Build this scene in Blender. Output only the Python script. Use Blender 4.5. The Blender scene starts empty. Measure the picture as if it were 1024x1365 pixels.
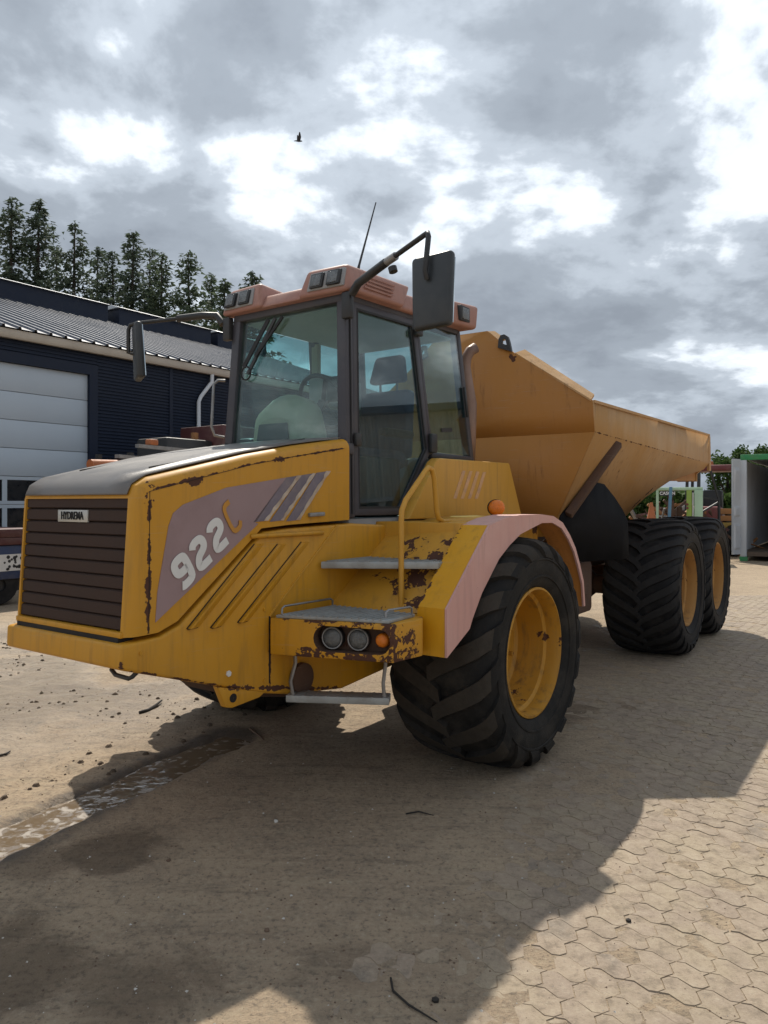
import bpy, bmesh, math, random
from mathutils import Vector, Matrix, noise
R = math.radians
random.seed(7)
sc = bpy.context.scene
col = sc.collection

# ---------------------------------------------------------------- camera
CAM_H = 1.67
cd = bpy.data.cameras.new('camera'); cam = bpy.data.objects.new('camera', cd); col.objects.link(cam)
cam.location = (0, 0, CAM_H); cam.rotation_euler = (R(90), 0, 0)
cd.sensor_fit = 'VERTICAL'; cd.sensor_height = 36.0
cd.lens = 36.0 * 1000 / 1365.0
cd.shift_y = -12.5 / 1365.0
cd.clip_start = 0.05; cd.clip_end = 2000
sc.camera = cam

# ---------------------------------------------------------------- sky, sun, exposure
SUN = Vector((-0.096, 0.786, 1.0)).normalized()
EL = math.asin(SUN.z); AZ = math.atan2(SUN.x, SUN.y)
sc.view_settings.view_transform = 'Standard'; sc.view_settings.look = 'None'
sc.view_settings.exposure = 0.95; sc.view_settings.gamma = 1.0
sl = bpy.data.lights.new('sun', 'SUN'); sl.energy = 2.45; sl.angle = R(0.55); sl.color = (1.0, 0.93, 0.82)
so = bpy.data.objects.new('sun', sl); col.objects.link(so)
so.rotation_euler = SUN.to_track_quat('Z', 'Y').to_euler(); so.location = (-5, 20, 30)

def node(nt, t, ins=None, **kw):
    n = nt.nodes.new(t)
    for k, v in kw.items(): setattr(n, k, v)
    if ins:
        for k, v in ins.items():
            s = n.inputs[k]
            if isinstance(v, bpy.types.NodeSocket): nt.links.new(v, s)
            else: s.default_value = v
    return n
def math_(nt, op, a, b=0.0, c=None, clamp=False):
    n = nt.nodes.new('ShaderNodeMath'); n.operation = op; n.use_clamp = clamp
    for i, v in enumerate((a, b) if c is None else (a, b, c)):
        if isinstance(v, bpy.types.NodeSocket): nt.links.new(v, n.inputs[i])
        else: n.inputs[i].default_value = v
    return n.outputs[0]
def mixc(nt, f, a, b, mode='MIX'):
    n = nt.nodes.new('ShaderNodeMix'); n.data_type = 'RGBA'; n.blend_type = mode
    for s, v in ((n.inputs[0], f), (n.inputs[6], a), (n.inputs[7], b)):
        if isinstance(v, bpy.types.NodeSocket): nt.links.new(v, s)
        elif isinstance(v, (int, float)): s.default_value = v
        else: s.default_value = (v[0], v[1], v[2], 1)
    return n.outputs[2]
def ramp(nt, f, pts, interp='LINEAR'):
    n = nt.nodes.new('ShaderNodeValToRGB'); n.color_ramp.interpolation = interp
    e = n.color_ramp.elements
    while len(e) < len(pts): e.new(0.5)
    for i, (p, c) in enumerate(pts):
        e[i].position = p
        e[i].color = (c, c, c, 1) if isinstance(c, (int, float)) else (c[0], c[1], c[2], 1)
    nt.links.new(f, n.inputs[0])
    return n.outputs[0]
def smooth(nt, f, a, b):
    n = node(nt, 'ShaderNodeMapRange', {0: f, 1: a, 2: b, 3: 0.0, 4: 1.0}, interpolation_type='SMOOTHSTEP')
    return n.outputs[0]

w = bpy.data.worlds.new('World'); sc.world = w; w.use_nodes = True
nt = w.node_tree; nt.nodes.clear()
sky = node(nt, 'ShaderNodeTexSky', sky_type='NISHITA', sun_disc=False, sun_elevation=EL, sun_rotation=AZ, altitude=30, air_density=1.0, dust_density=1.2)
tc = node(nt, 'ShaderNodeTexCoord')
sx = node(nt, 'ShaderNodeSeparateXYZ', {0: tc.outputs['Generated']})
zc = math_(nt, 'ADD', math_(nt, 'MAXIMUM', sx.outputs[2], 0.0), 0.30)
cp = node(nt, 'ShaderNodeCombineXYZ', {0: math_(nt, 'DIVIDE', sx.outputs[0], zc), 1: math_(nt, 'DIVIDE', sx.outputs[1], zc), 2: 0.0})
CLOUD_OFF = (2.6, 7.4, 0.0)
mp = node(nt, 'ShaderNodeMapping', {'Vector': cp.outputs[0], 'Location': CLOUD_OFF})
n1 = node(nt, 'ShaderNodeTexNoise', {'Vector': mp.outputs[0], 'Scale': 2.0, 'Detail': 10.0, 'Roughness': 0.55, 'Distortion': 0.15})
n2 = node(nt, 'ShaderNodeTexNoise', {'Vector': mp.outputs[0], 'Scale': 6.5, 'Detail': 6.0, 'Roughness': 0.58, 'Distortion': 0.2})
dens = math_(nt, 'ADD', math_(nt, 'MULTIPLY', n1.outputs[0], 0.84), math_(nt, 'MULTIPLY', n2.outputs[0], 0.16))
thick = node(nt, 'ShaderNodeMapRange', {0: dens, 1: 0.32, 2: 0.63, 3: 0.0, 4: 1.0}).outputs[0]
ccol = ramp(nt, thick, [(0.0, (.48, .56, .67)), (0.15, (.72, .745, .77)), (0.31, (.43, .465, .505)), (0.48, (.25, .28, .317)), (0.70, (.172, .195, .225)), (1.0, (.138, .157, .184))], 'EASE')
cover = smooth(nt, thick, -0.03, 0.17)
# clouds near the sun scatter more light forward
sd = node(nt, 'ShaderNodeVectorMath', {0: tc.outputs['Generated'], 1: tuple(SUN)}, operation='DOT_PRODUCT').outputs['Value']
fw = math_(nt, 'ADD', 10.8, math_(nt, 'MULTIPLY', math_(nt, 'POWER', math_(nt, 'MAXIMUM', sd, 0.0), 5.0), 3.5))
ccol10 = node(nt, 'ShaderNodeVectorMath', {0: ccol, 'Scale': fw}, operation='SCALE').outputs[0]
skym = mixc(nt, cover, sky.outputs[0], ccol10)
bg = node(nt, 'ShaderNodeBackground', {'Color': skym, 'Strength': 0.1})
wo = node(nt, 'ShaderNodeOutputWorld', {'Surface': bg.outputs[0]})

# ---------------------------------------------------------------- materials
MAT = {}
def newmat(name):
    m = bpy.data.materials.new(name); m.use_nodes = True
    nt = m.node_tree; b = nt.nodes['Principled BSDF']; MAT[name] = m
    return m, nt, b
def plain(name, c, rough=0.5, metal=0.0, var=0.12, scale=6.0, bump=0.0, bscale=60.0, dirt=0.0, dirtc=(.12, .10, .075), spec=0.5):
    m, nt, b = newmat(name); b.inputs['Specular IOR Level'].default_value = spec
    tc = node(nt, 'ShaderNodeTexCoord')
    n = node(nt, 'ShaderNodeTexNoise', {'Vector': tc.outputs['Object'], 'Scale': scale, 'Detail': 6.0, 'Roughness': 0.6})
    f = node(nt, 'ShaderNodeMapRange', {0: n.outputs[0], 1: .3, 2: .7, 3: 1 - var, 4: 1 + var}).outputs[0]
    cc = node(nt, 'ShaderNodeVectorMath', {0: tuple(c), 'Scale': f}, operation='SCALE').outputs[0]
    if dirt > 0:
        nd = node(nt, 'ShaderNodeTexNoise', {'Vector': tc.outputs['Object'], 'Scale': scale * .5, 'Detail': 9.0, 'Roughness': 0.68})
        cc = mixc(nt, math_(nt, 'MULTIPLY', smooth(nt, nd.outputs[0], .42, .68), dirt), cc, dirtc)
    nt.links.new(cc, b.inputs['Base Color'])
    b.inputs['Roughness'].default_value = rough; b.inputs['Metallic'].default_value = metal
    nr = node(nt, 'ShaderNodeMapRange', {0: n.outputs[0], 1: .3, 2: .7, 3: max(rough - .1, .03), 4: min(rough + .12, 1)})
    nt.links.new(nr.outputs[0], b.inputs['Roughness'])
    if bump > 0:
        nb = node(nt, 'ShaderNodeTexNoise', {'Vector': tc.outputs['Object'], 'Scale': bscale, 'Detail': 6.0, 'Roughness': 0.7})
        bp = node(nt, 'ShaderNodeBump', {'Height': nb.outputs[0], 'Strength': bump, 'Distance': 0.01})
        nt.links.new(bp.outputs[0], b.inputs['Normal'])
    return m
def paint(name, c, rust=0.0, rough=0.42, scratch=0.25, runs=0.3, dent=.35, lines=(), fade=(.56, .31, .07), fadeamt=0.25, dirt=0.3, rustc=(.055, .026, .016)):
    """worn paint: blotchy fading, rain streaks, dust and rust chips; lines = edges where the paint has flaked"""
    m, nt, b = newmat(name)
    tc = node(nt, 'ShaderNodeTexCoord'); P = tc.outputs['Object']
    nl = node(nt, 'ShaderNodeTexNoise', {'Vector': P, 'Scale': 1.7, 'Detail': 8.0, 'Roughness': 0.62})
    st = node(nt, 'ShaderNodeMapping', {'Vector': P, 'Scale': (9, 9, .9)})
    ns = node(nt, 'ShaderNodeTexNoise', {'Vector': st.outputs[0], 'Scale': 2.2, 'Detail': 5.0, 'Roughness': 0.6})
    cc = mixc(nt, math_(nt, 'MULTIPLY', smooth(nt, nl.outputs[0], .40, .66), fadeamt), c, fade)
    drt = math_(nt, 'MULTIPLY', smooth(nt, ns.outputs[0], .47, .74), dirt)
    cc = mixc(nt, drt, cc, (c[0] * .38 + .02, c[1] * .40 + .02, c[2] * .5 + .025))
    # rust and mud runs, fine scratches
    rm = node(nt, 'ShaderNodeMapping', {'Vector': P, 'Scale': (13, 13, .55)})
    nrn = node(nt, 'ShaderNodeTexNoise', {'Vector': rm.outputs[0], 'Scale': 1.6, 'Detail': 4.0, 'Roughness': 0.65})
    gate = smooth(nt, nl.outputs[0], .46, .60)
    cc = mixc(nt, math_(nt, 'MULTIPLY', math_(nt, 'MULTIPLY', smooth(nt, nrn.outputs[0], .56, .72), gate), runs), cc, (.15, .065, .022))
    for (ra, sc_) in ((R(28), (3, 3, 70)), (R(-50), (4, 4, 90))):
        sm = node(nt, 'ShaderNodeMapping', {'Vector': P, 'Rotation': (ra, ra, 0), 'Scale': sc_})
        nsc = node(nt, 'ShaderNodeTexNoise', {'Vector': sm.outputs[0], 'Scale': 1.0, 'Detail': 3.0, 'Roughness': 0.6})
        cc = mixc(nt, math_(nt, 'MULTIPLY', smooth(nt, nsc.outputs[0], .655, .70), scratch), cc, (c[0] * .55 + .16, c[1] * .55 + .14, c[2] * .5 + .12))
    ng = node(nt, 'ShaderNodeTexNoise', {'Vector': P, 'Scale': 38.0, 'Detail': 6.0, 'Roughness': 0.75})
    cc = mixc(nt, math_(nt, 'MULTIPLY', smooth(nt, ng.outputs[0], .5, .8), .35 * dirt), cc, (.20, .16, .11))
    nc = node(nt, 'ShaderNodeTexNoise', {'Vector': P, 'Scale': 11.0, 'Detail': 9.0, 'Roughness': 0.62, 'Distortion': .4})
    nr_ = node(nt, 'ShaderNodeTexNoise', {'Vector': P, 'Scale': 2.6, 'Detail': 3.0})
    v = math_(nt, 'ADD', math_(nt, 'MULTIPLY', nc.outputs[0], .62), math_(nt, 'MULTIPLY', nr_.outputs[0], .38))
    thr = 0.70 - 0.17 * rust
    msk = smooth(nt, v, thr, thr + .012)
    nfine = node(nt, 'ShaderNodeTexNoise', {'Vector': P, 'Scale': 55.0, 'Detail': 4.0, 'Roughness': .6})
    msk = math_(nt, 'MAXIMUM', msk, math_(nt, 'MULTIPLY', smooth(nt, nfine.outputs[0], .735 - .03 * rust, .75 - .03 * rust), .8))
    for (p0, p1, wd) in lines:
        p0 = Vector(p0); p1 = Vector(p1); d = p1 - p0
        rel = node(nt, 'ShaderNodeVectorMath', {0: P, 1: tuple(p0)}, operation='SUBTRACT').outputs[0]
        t = node(nt, 'ShaderNodeVectorMath', {0: rel, 1: tuple(d / d.length_squared)}, operation='DOT_PRODUCT').outputs['Value']
        t = math_(nt, 'ADD', t, 0.0, clamp=True)
        cl = node(nt, 'ShaderNodeVectorMath', {0: tuple(d), 'Scale': t}, operation='SCALE').outputs[0]
        ds = node(nt, 'ShaderNodeVectorMath', {0: rel, 1: cl}, operation='DISTANCE').outputs['Value']
        e = math_(nt, 'SUBTRACT', math_(nt, 'ADD', math_(nt, 'MULTIPLY', nc.outputs[0], .75), math_(nt, 'MULTIPLY', nfine.outputs[0], .25)), math_(nt, 'MULTIPLY', ds, 0.12 / wd))
        msk = math_(nt, 'MAXIMUM', msk, smooth(nt, e, .44, .455))
    rc = mixc(nt, ng.outputs[0], rustc, (rustc[0] * 1.9, rustc[1] * 1.6, rustc[2] * 1.6))
    cc = mixc(nt, msk, cc, rc)
    nt.links.new(cc, b.inputs['Base Color'])
    rr = math_(nt, 'ADD', math_(nt, 'ADD', rough, math_(nt, 'MULTIPLY', nl.outputs[0], .16)), math_(nt, 'MULTIPLY', msk, .35))
    nt.links.new(rr, b.inputs['Roughness'])
    h = math_(nt, 'SUBTRACT', math_(nt, 'MULTIPLY', ng.outputs[0], .25), math_(nt, 'MULTIPLY', msk, .9))
    bp = node(nt, 'ShaderNodeBump', {'Height': h, 'Strength': .5, 'Distance': 0.002})
    # slow dents in the sheet metal
    nb = node(nt, 'ShaderNodeTexNoise', {'Vector': P, 'Scale': 3.5, 'Detail': 2.0})
    bp2 = node(nt, 'ShaderNodeBump', {'Height': nb.outputs[0], 'Strength': dent, 'Distance': 0.015, 'Normal': bp.outputs[0]})
    nt.links.new(bp2.outputs[0], b.inputs['Normal'])
    b.inputs['Specular IOR Level'].default_value = 0.4
    return m
def glass(name, tint, rough=0.0, refl=1.0, dust=0.06):
    m, nt, b = newmat(name)
    nt.nodes.remove(b)
    out = [n for n in nt.nodes if n.type == 'OUTPUT_MATERIAL'][0]
    tr = node(nt, 'ShaderNodeBsdfTransparent', {'Color': (*tint, 1)})
    gl = node(nt, 'ShaderNodeBsdfGlossy', {'Color': (1, 1, 1, 1), 'Roughness': rough})
    df = node(nt, 'ShaderNodeBsdfDiffuse', {'Color': (.45, .44, .40, 1)})
    ge = node(nt, 'ShaderNodeNewGeometry')
    ct = math_(nt, 'ABSOLUTE', node(nt, 'ShaderNodeVectorMath', {0: ge.outputs['Normal'], 1: ge.outputs['Incoming']}, operation='DOT_PRODUCT').outputs['Value'])
    sch = math_(nt, 'ADD', .04, math_(nt, 'MULTIPLY', .96, math_(nt, 'POWER', math_(nt, 'SUBTRACT', 1.0, ct, clamp=True), 5.0)))
    tc = node(nt, 'ShaderNodeTexCoord')
    n = node(nt, 'ShaderNodeTexNoise', {'Vector': tc.outputs['Object'], 'Scale': 3.0, 'Detail': 8.0, 'Roughness': .65})
    mx0 = node(nt, 'ShaderNodeMixShader', {0: math_(nt, 'MULTIPLY', smooth(nt, n.outputs[0], .3, .75), dust), 1: tr.outputs[0], 2: df.outputs[0]})
    mx = node(nt, 'ShaderNodeMixShader', {0: math_(nt, 'MULTIPLY', sch, refl, clamp=True), 1: mx0.outputs[0], 2: gl.outputs[0]})
    nt.links.new(mx.outputs[0], out.inputs[0])
    return m

YEL = (.55, .262, .013)
hood_lines = [((2.26, .507, 1.06), (2.25, .508, 1.72), .013), ((2.245, .508, 1.728), (1.65, .548, 1.872), .007), ((1.65, .548, 1.872), (.93, .595, 1.996), .006), ((2.02, .523, 1.772), (1.96, .526, 1.79), .022), ((1.48, .559, 1.90), (1.42, .563, 1.91), .016),
              ((2.25, .508, 1.74), (2.268, .507, 1.70), .034), ((2.26, -.50, 1.05), (2.245, -.50, 1.73), .022), ((2.25, -.50, 1.725), (.93, -.60, 1.998), .016)]
paint('yellow_hood', YEL, rust=0.05, lines=hood_lines)
body_lines = [((2.41, .50, .92), (1.83, .54, .735), .012), ((1.83, .54, .735), (.95, .60, .56), .014), ((2.41, -.5, 1.03), (2.41, .5, 1.03), .008), ((2.40, .5, 1.03), (2.40, .5, .92), .02), ((1.52, .56, .68), (1.52, .56, 1.06), .008)]
paint('yellow_body', YEL, rust=0.14, lines=body_lines, dirt=.4)
plat_lines = [((1.42, .98, .955), (1.30, 1.24, .955), .16), ((1.50, .72, .87), (1.36, 1.2, .87), .05), ((1.56, .6, 1.06), (1.33, 1.26, 1.06), .03), ((1.50, .75, .86), (1.33, 1.26, .86), .05), ((1.42, .95, .96), (1.30, 1.22, .96), .075), ((1.33, 1.25, .86), (1.33, 1.25, 1.06), .035), ((1.33, 1.25, .86), (1.03, 1.2, .86), .04), ((1.05, 1.22, 1.05), (1.03, 1.22, .86), .03)]
paint('yellow_platform', YEL, rust=0.55, lines=plat_lines, dirt=.4)
slope_lines = [((.62, .85, 1.40), (.70, 1.10, 1.36), .055), ((.86, .95, 1.20), (.76, 1.12, 1.24), .07), ((.9, 1.1, 1.08), (.62, 1.17, 1.42), .03), ((1.0, .9, 1.1), (.88, 1.12, 1.09), .03), ((.60, .8, 1.42), (.60, 1.15, 1.42), .04)]
paint('yellow_slope', (.56, .285, .03), rust=0.62, lines=slope_lines, dirt=.35)
paint('yellow_panel', (.56, .29, .035), rust=0.1, dirt=.25, fadeamt=.35)
paint('yellow_fender', (.64, .31, .008), rust=0.08, dirt=.25, fade=(.72, .42, .05), lines=[((1.0, 1.17, 1.10), (.5, 1.17, 1.54), .012)])
paint('pink_fender', (.60, .335, .29), rust=0.0, rough=.5, dirt=.2, fade=(.68, .46, .42), fadeamt=.4)
paint('orange_fender', (.62, .25, .05), rust=0.1, rough=.5, dirt=.3, fade=(.62, .33, .15))
paint('roof_paint', (.34, .165, .125), rust=0.0, rough=.42, dirt=.2, fade=(.43, .26, .215), fadeamt=.45)
paint('rim_paint', (.48, .235, .02), rust=0.45, dirt=.8, rough=.5)
paint('rim_paint_dusty', (.42, .22, .07), rust=0.3, dirt=.6, rough=.6)
paint('body_paint_shade', (.40, .178, .036), rust=0.10, dirt=.06, rough=.55, fade=(.40, .195, .07), fadeamt=.5, scratch=.35, runs=.5, dent=.9, lines=[((-.56, .38, 3.05), (-.56, .50, 2.93), .03)])  # dump body paint, darkened so the front's shade is in the colour
paint('body_paint_lit', (.47, .262, .095), rust=0.14, dirt=.18, rough=.55, fade=(.52, .34, .185), fadeamt=.6, scratch=.6, runs=.55, dent=1.0,  # same dump body paint, lightened: bounce light on the sides painted in
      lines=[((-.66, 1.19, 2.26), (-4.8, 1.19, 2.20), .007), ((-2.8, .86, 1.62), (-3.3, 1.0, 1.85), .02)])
paint('rusty_frame', (.10, .055, .035), rust=.6, rough=.75, dirt=.5, fade=(.06, .045, .04))
plain('decal', (.30, .205, .21), .45, var=.12, scale=5, dirt=.25, dirtc=(.24, .19, .19))
plain('decal_dark', (.16, .14, .175), .45, var=.2, scale=12, dirt=.3, dirtc=(.3, .22, .14))
plain('decal_edge', (.50, .42, .34), .6, var=.3, scale=30, dirt=.6, dirtc=(.2, .09, .03))
plain('decal_faint', (.55, .33, .19), .5, var=.2, scale=25, dirt=.5, dirtc=(.62, .35, .055))
plain('letter_white', (.70, .70, .68), .5, var=.08, dirt=.12)
plain('letter_amber', (.52, .24, .03), .5, var=.1, dirt=.2)
plain('hood_black', (.165, .152, .142), .42, var=.2, scale=3, dirt=.25, dirtc=(.16, .15, .14), bump=.15, bscale=120)
plain('grille_brown', (.044, .025, .019), .66, spec=.25, var=.2, scale=4, dirt=.3, dirtc=(.055, .037, .028), bump=.15, bscale=90)
plain('dark_gap', (.012, .011, .011), .8)
plain('cab_frame', (.050, .048, .058), .5, var=.15, dirt=.3, dirtc=(.10, .09, .085))
plain('rubber_seal', (.012, .012, .013), .6)
plain('black_plastic', (.022, .023, .025), .48, var=.2, dirt=.3, dirtc=(.07, .065, .055))
plain('mirror_shell', (.030, .036, .042), .45, var=.15, scale=9, dirt=.25, dirtc=(.08, .08, .075))
plain('mirror_glass', (.55, .6, .62), .05, metal=1.0, var=.02)
plain('steel', (.30, .30, .30), .5, metal=.6, var=.25, scale=20, dirt=.45, dirtc=(.14, .12, .10))
plain('galvanised', (.36, .375, .37), .55, metal=.35, var=.18, scale=26, dirt=.5, dirtc=(.16, .14, .11))
plain('chrome', (.7, .7, .7), .12, metal=1.0, var=.05)
plain('badge_silver', (.50, .50, .47), .4, metal=.3, var=.1)
plain('tyre_worn', (.052, .045, .037), .85, spec=.12, var=.25, scale=20, dirt=.5, dirtc=(.035, .032, .03), bump=.4, bscale=60)
plain('tyre_worn_rear', (.030, .0295, .030), .75, spec=.2, var=.25, scale=20, dirt=.5, dirtc=(.022, .022, .023), bump=.4, bscale=60)
plain('tyre_front', (.016, .0155, .015), .78, spec=.22, var=.25, scale=9, dirt=.55, dirtc=(.058, .050, .041), bump=.35, bscale=45)
plain('tyre_rear', (.012, .012, .0135), .72, spec=.25, var=.25, scale=14, dirt=.45, dirtc=(.050, .047, .043), bump=.3, bscale=45)
plain('mudflap', (.009, .010, .013), .68, spec=.12, var=.3, scale=7, dirt=.2, dirtc=(.04, .04, .04))
plain('seat_fabric', (.035, .055, .10), .9, var=.15, bump=.2, bscale=200)
plain('dash_tan', (.42, .36, .26), .7, var=.08, dirt=.2)
plain('interior_grey', (.30, .30, .30), .8, var=.1)
plain('headliner', (.50, .48, .45), .9, var=.08)
plain('amber_lens', (.75, .20, .015), .18, var=.1, scale=40, bump=.5, bscale=150)
plain('lamp_lens', (.15, .155, .155), .14, metal=.5, var=.3, scale=25, bump=.8, bscale=70)
plain('lamp_dark', (.02, .02, .022), .3)
plain('exhaust_metal', (.28, .19, .15), .55, metal=.4, var=.3, scale=8, dirt=.5, dirtc=(.12, .07, .05))
glass('cab_glass', (.76, .90, .885), refl=1.1, dust=.05)
glass('cab_glass_side', (.64, .79, .81), refl=1.4, dust=.035)
plain('hall_navy', (.010, .018, .040), .55, spec=.25, var=.12, scale=1.2, dirt=.2, dirtc=(.05, .055, .06))
plain('hall_trim', (.009, .016, .036), .5, spec=.3, var=.1)
plain('hall_roof', (.085, .098, .128), .40, metal=.15, var=.16, scale=.7, dirt=.25, dirtc=(.16, .16, .17))
plain('roof_cap', (.42, .44, .46), .35, metal=.3, var=.08)
plain('gutter_pale', (.55, .52, .46), .5, var=.08, dirt=.3, dirtc=(.25, .22, .18))
plain('pipe_white', (.62, .66, .70), .4, var=.05)
plain('door_white', (.46, .535, .61), .45, var=.04, scale=1.0, bump=.1, bscale=40, dirt=.12, dirtc=(.4, .42, .42))
plain('door_glass', (.012, .015, .02), .08, var=.3)
plain('red_paint', (.17, .030, .030), .5, var=.2, dirt=.35)
plain('dark_red', (.085, .022, .022), .55, var=.2, dirt=.35)
plain('blue_paint', (.030, .050, .115), .5, var=.2, dirt=.35)
plain('pale_blue', (.10, .24, .36), .5, var=.15, dirt=.25)
plain('white_speckle', (.62, .62, .60), .5, var=.1)
plain('orange_paint', (.42, .13, .04), .6, var=.25, dirt=.3)
plain('rust_beam', (.34, .15, .05), .8, var=.3, scale=3, dirt=.4)
plain('ochre_beam', (.34, .22, .05), .8, var=.3, scale=3, dirt=.4)
plain('pale_green', (.42, .60, .42), .55, var=.1, dirt=.25)
plain('lime_green', (.26, .38, .06), .5, var=.15, dirt=.25)
plain('container_white', (.50, .53, .57), .5, var=.08, scale=2, dirt=.3, dirtc=(.22, .2, .18))
plain('container_grey', (.44, .46, .49), .55, var=.1, scale=2, dirt=.3)
plain('container_green', (.03, .25, .09), .5, var=.15, dirt=.3, dirtc=(.2, .1, .05))
plain('container_floor', (.12, .085, .06), .8)
plain('bark', (.050, .038, .030), .9, var=.3)
plain('bird_feather', (.03, .03, .034), .8)
plain('mud_clod', (.10, .072, .048), .95, var=.35, scale=30)
plain('twig_dark', (.02, .016, .013), .8)
plain('stone_pale', (.55, .52, .47), .8)
plain('stone_brown', (.14, .09, .06), .85, var=.3)
def leafmat(name, c, c2):
    m, nt, b = newmat(name)
    g = node(nt, 'ShaderNodeNewGeometry')
    cc = mixc(nt, g.outputs['Random Per Island'], c, c2)
    nt.links.new(cc, b.inputs['Base Color']); b.inputs['Roughness'].default_value = .75
    b.inputs['Specular IOR Level'].default_value = .15
    tl = node(nt, 'ShaderNodeBsdfTranslucent', {'Color': cc})
    mx = node(nt, 'ShaderNodeMixShader', {0: .35, 1: b.outputs[0], 2: tl.outputs[0]})
    out = [n for n in nt.nodes if n.type == 'OUTPUT_MATERIAL'][0]
    nt.links.new(mx.outputs[0], out.inputs[0])
leafmat('needles', (.055, .080, .058), (.110, .14, .095))
leafmat('needles_light', (.070, .10, .064), (.12, .155, .095))
leafmat('leaves', (.030, .065, .016), (.075, .125, .034))

# ---------------------------------------------------------------- mesh helpers
class MB:
    def __init__(s): s.v = []; s.f = []; s.m = []
    def add(s, pts, faces, m=0):
        o = len(s.v); s.v += [tuple(p) for p in pts]
        for f in faces: s.f.append([i + o for i in f]); s.m.append(m)
        return s
    def hexa(s, p, m=0):   # 4 bottom, 4 top (same order)
        return s.add(p, [(3, 2, 1, 0), (4, 5, 6, 7), (0, 1, 5, 4), (1, 2, 6, 5), (2, 3, 7, 6), (3, 0, 4, 7)], m)
    def box(s, x0, x1, y0, y1, z0, z1, m=0):
        return s.hexa([(x0, y0, z0), (x1, y0, z0), (x1, y1, z0), (x0, y1, z0), (x0, y0, z1), (x1, y0, z1), (x1, y1, z1), (x0, y1, z1)], m)
    def obox(s, c, ax, ay, az, m=0):   # oriented box: half axes
        c = Vector(c); ax = Vector(ax); ay = Vector(ay); az = Vector(az)
        p = [c - ax - ay - az, c + ax - ay - az, c + ax + ay - az, c - ax + ay - az, c - ax - ay + az, c + ax - ay + az, c + ax + ay + az, c - ax + ay + az]
        return s.hexa(p, m)
    def prism(s, A, B, m=0, ca=True, cb=True):
        n = len(A); fs = [(i, (i + 1) % n, n + (i + 1) % n, n + i) for i in range(n)]
        if ca: fs.append(tuple(range(n - 1, -1, -1)))
        if cb: fs.append(tuple(range(n, 2 * n)))
        return s.add(list(A) + list(B), fs, m)
    def bar(s, a, b, w, h, up=(0, 0, 1), m=0):
        a = Vector(a); b = Vector(b); d = (b - a); up = Vector(up)
        sd = d.cross(up).normalized(); u2 = sd.cross(d).normalized()
        return s.obox((a + b) / 2, d / 2, sd * w / 2, u2 * h / 2, m)
    def tube(s, pts, r, n=8, m=0, caps=True, closed=False):
        pts = [Vector(p) for p in pts]; N = len(pts); rs = r if isinstance(r, (list, tuple)) else [r] * N
        ref = None; rings = []
        for i, p in enumerate(pts):
            if closed: t = (pts[(i + 1) % N] - pts[i - 1])
            else: t = pts[min(i + 1, N - 1)] - pts[max(i - 1, 0)]
            t.normalize()
            if ref is None:
                ref = Vector((0, 0, 1)) if abs(t.z) < .9 else Vector((1, 0, 0))
            a = t.cross(ref).normalized(); ref = a.cross(t).normalized(); bb = ref
            rings.append([p + a * rs[i] * math.cos(2 * math.pi * k / n) + bb * rs[i] * math.sin(2 * math.pi * k / n) for k in range(n)])
        vs = [q for rg in rings for q in rg]; fs = []
        for i in range(N if closed else N - 1):
            j = (i + 1) % N
            for k in range(n):
                fs.append((i * n + k, i * n + (k + 1) % n, j * n + (k + 1) % n, j * n + k))
        if caps and not closed:
            fs.append(tuple(range(n - 1, -1, -1))); fs.append(tuple((N - 1) * n + k for k in range(n)))
        return s.add(vs, fs, m)
    def lathe(s, prof, c=(0, 0, 0), axis='y', n=32, m=0, closed=False, caps=False):   # prof: (radius, along)
        vs = []
        for (r, h) in prof:
            for k in range(n):
                a = 2 * math.pi * k / n; p, q = r * math.sin(a), r * math.cos(a)
                vs.append((c[0] + (p if axis != 'x' else h), c[1] + (h if axis == 'y' else (p if axis == 'x' else q)), c[2] + (h if axis == 'z' else q)))
        fs = []; L = len(prof)
        for i in range(L if closed else L - 1):
            j = (i + 1) % L
            for k in range(n): fs.append((i * n + k, i * n + (k + 1) % n, j * n + (k + 1) % n, j * n + k))
        if caps:
            fs.append(tuple(range(n))); fs.append(tuple((L - 1) * n + k for k in range(n)))
        return s.add(vs, fs, m)
    def grid(s, rows, m=0, flip=False):
        n = len(rows[0]); vs = [p for r in rows for p in r]; fs = []
        for i in range(len(rows) - 1):
            for k in range(n - 1):
                f = (i * n + k, i * n + k + 1, (i + 1) * n + k + 1, (i + 1) * n + k)
                fs.append(f[::-1] if flip else f)
        return s.add(vs, fs, m)
    def mesh(s, name, mats, bevel=0, seg=2, smooth=35, recalc=True, solid=0):
        me = bpy.data.meshes.new(name); me.from_pydata(s.v, [], s.f)
        for mt in ([mats] if isinstance(mats, str) else mats): me.materials.append(MAT[mt])
        for i, p in enumerate(me.polygons): p.material_index = s.m[i]
        if recalc or bevel:
            bm = bmesh.new(); bm.from_mesh(me)
            if recalc: bmesh.ops.recalc_face_normals(bm, faces=bm.faces)
            if bevel:
                es = [e for e in bm.edges if len(e.link_faces) == 2 and e.calc_face_angle(0) > R(28)]
                bmesh.ops.bevel(bm, geom=es, offset=bevel, segments=seg, affect='EDGES', profile=.5, clamp_overlap=True)
            bm.to_mesh(me); bm.free()
        if smooth:
            me.shade_smooth(); me.set_sharp_from_angle(angle=R(smooth))
        me.update()
        return me
    def build(s, name, mats, parent=None, loc=(0, 0, 0), rz=0.0, solid=0, **kw):
        return link(name, s.mesh(name, mats, **kw), parent, loc, rz, solid)
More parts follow.
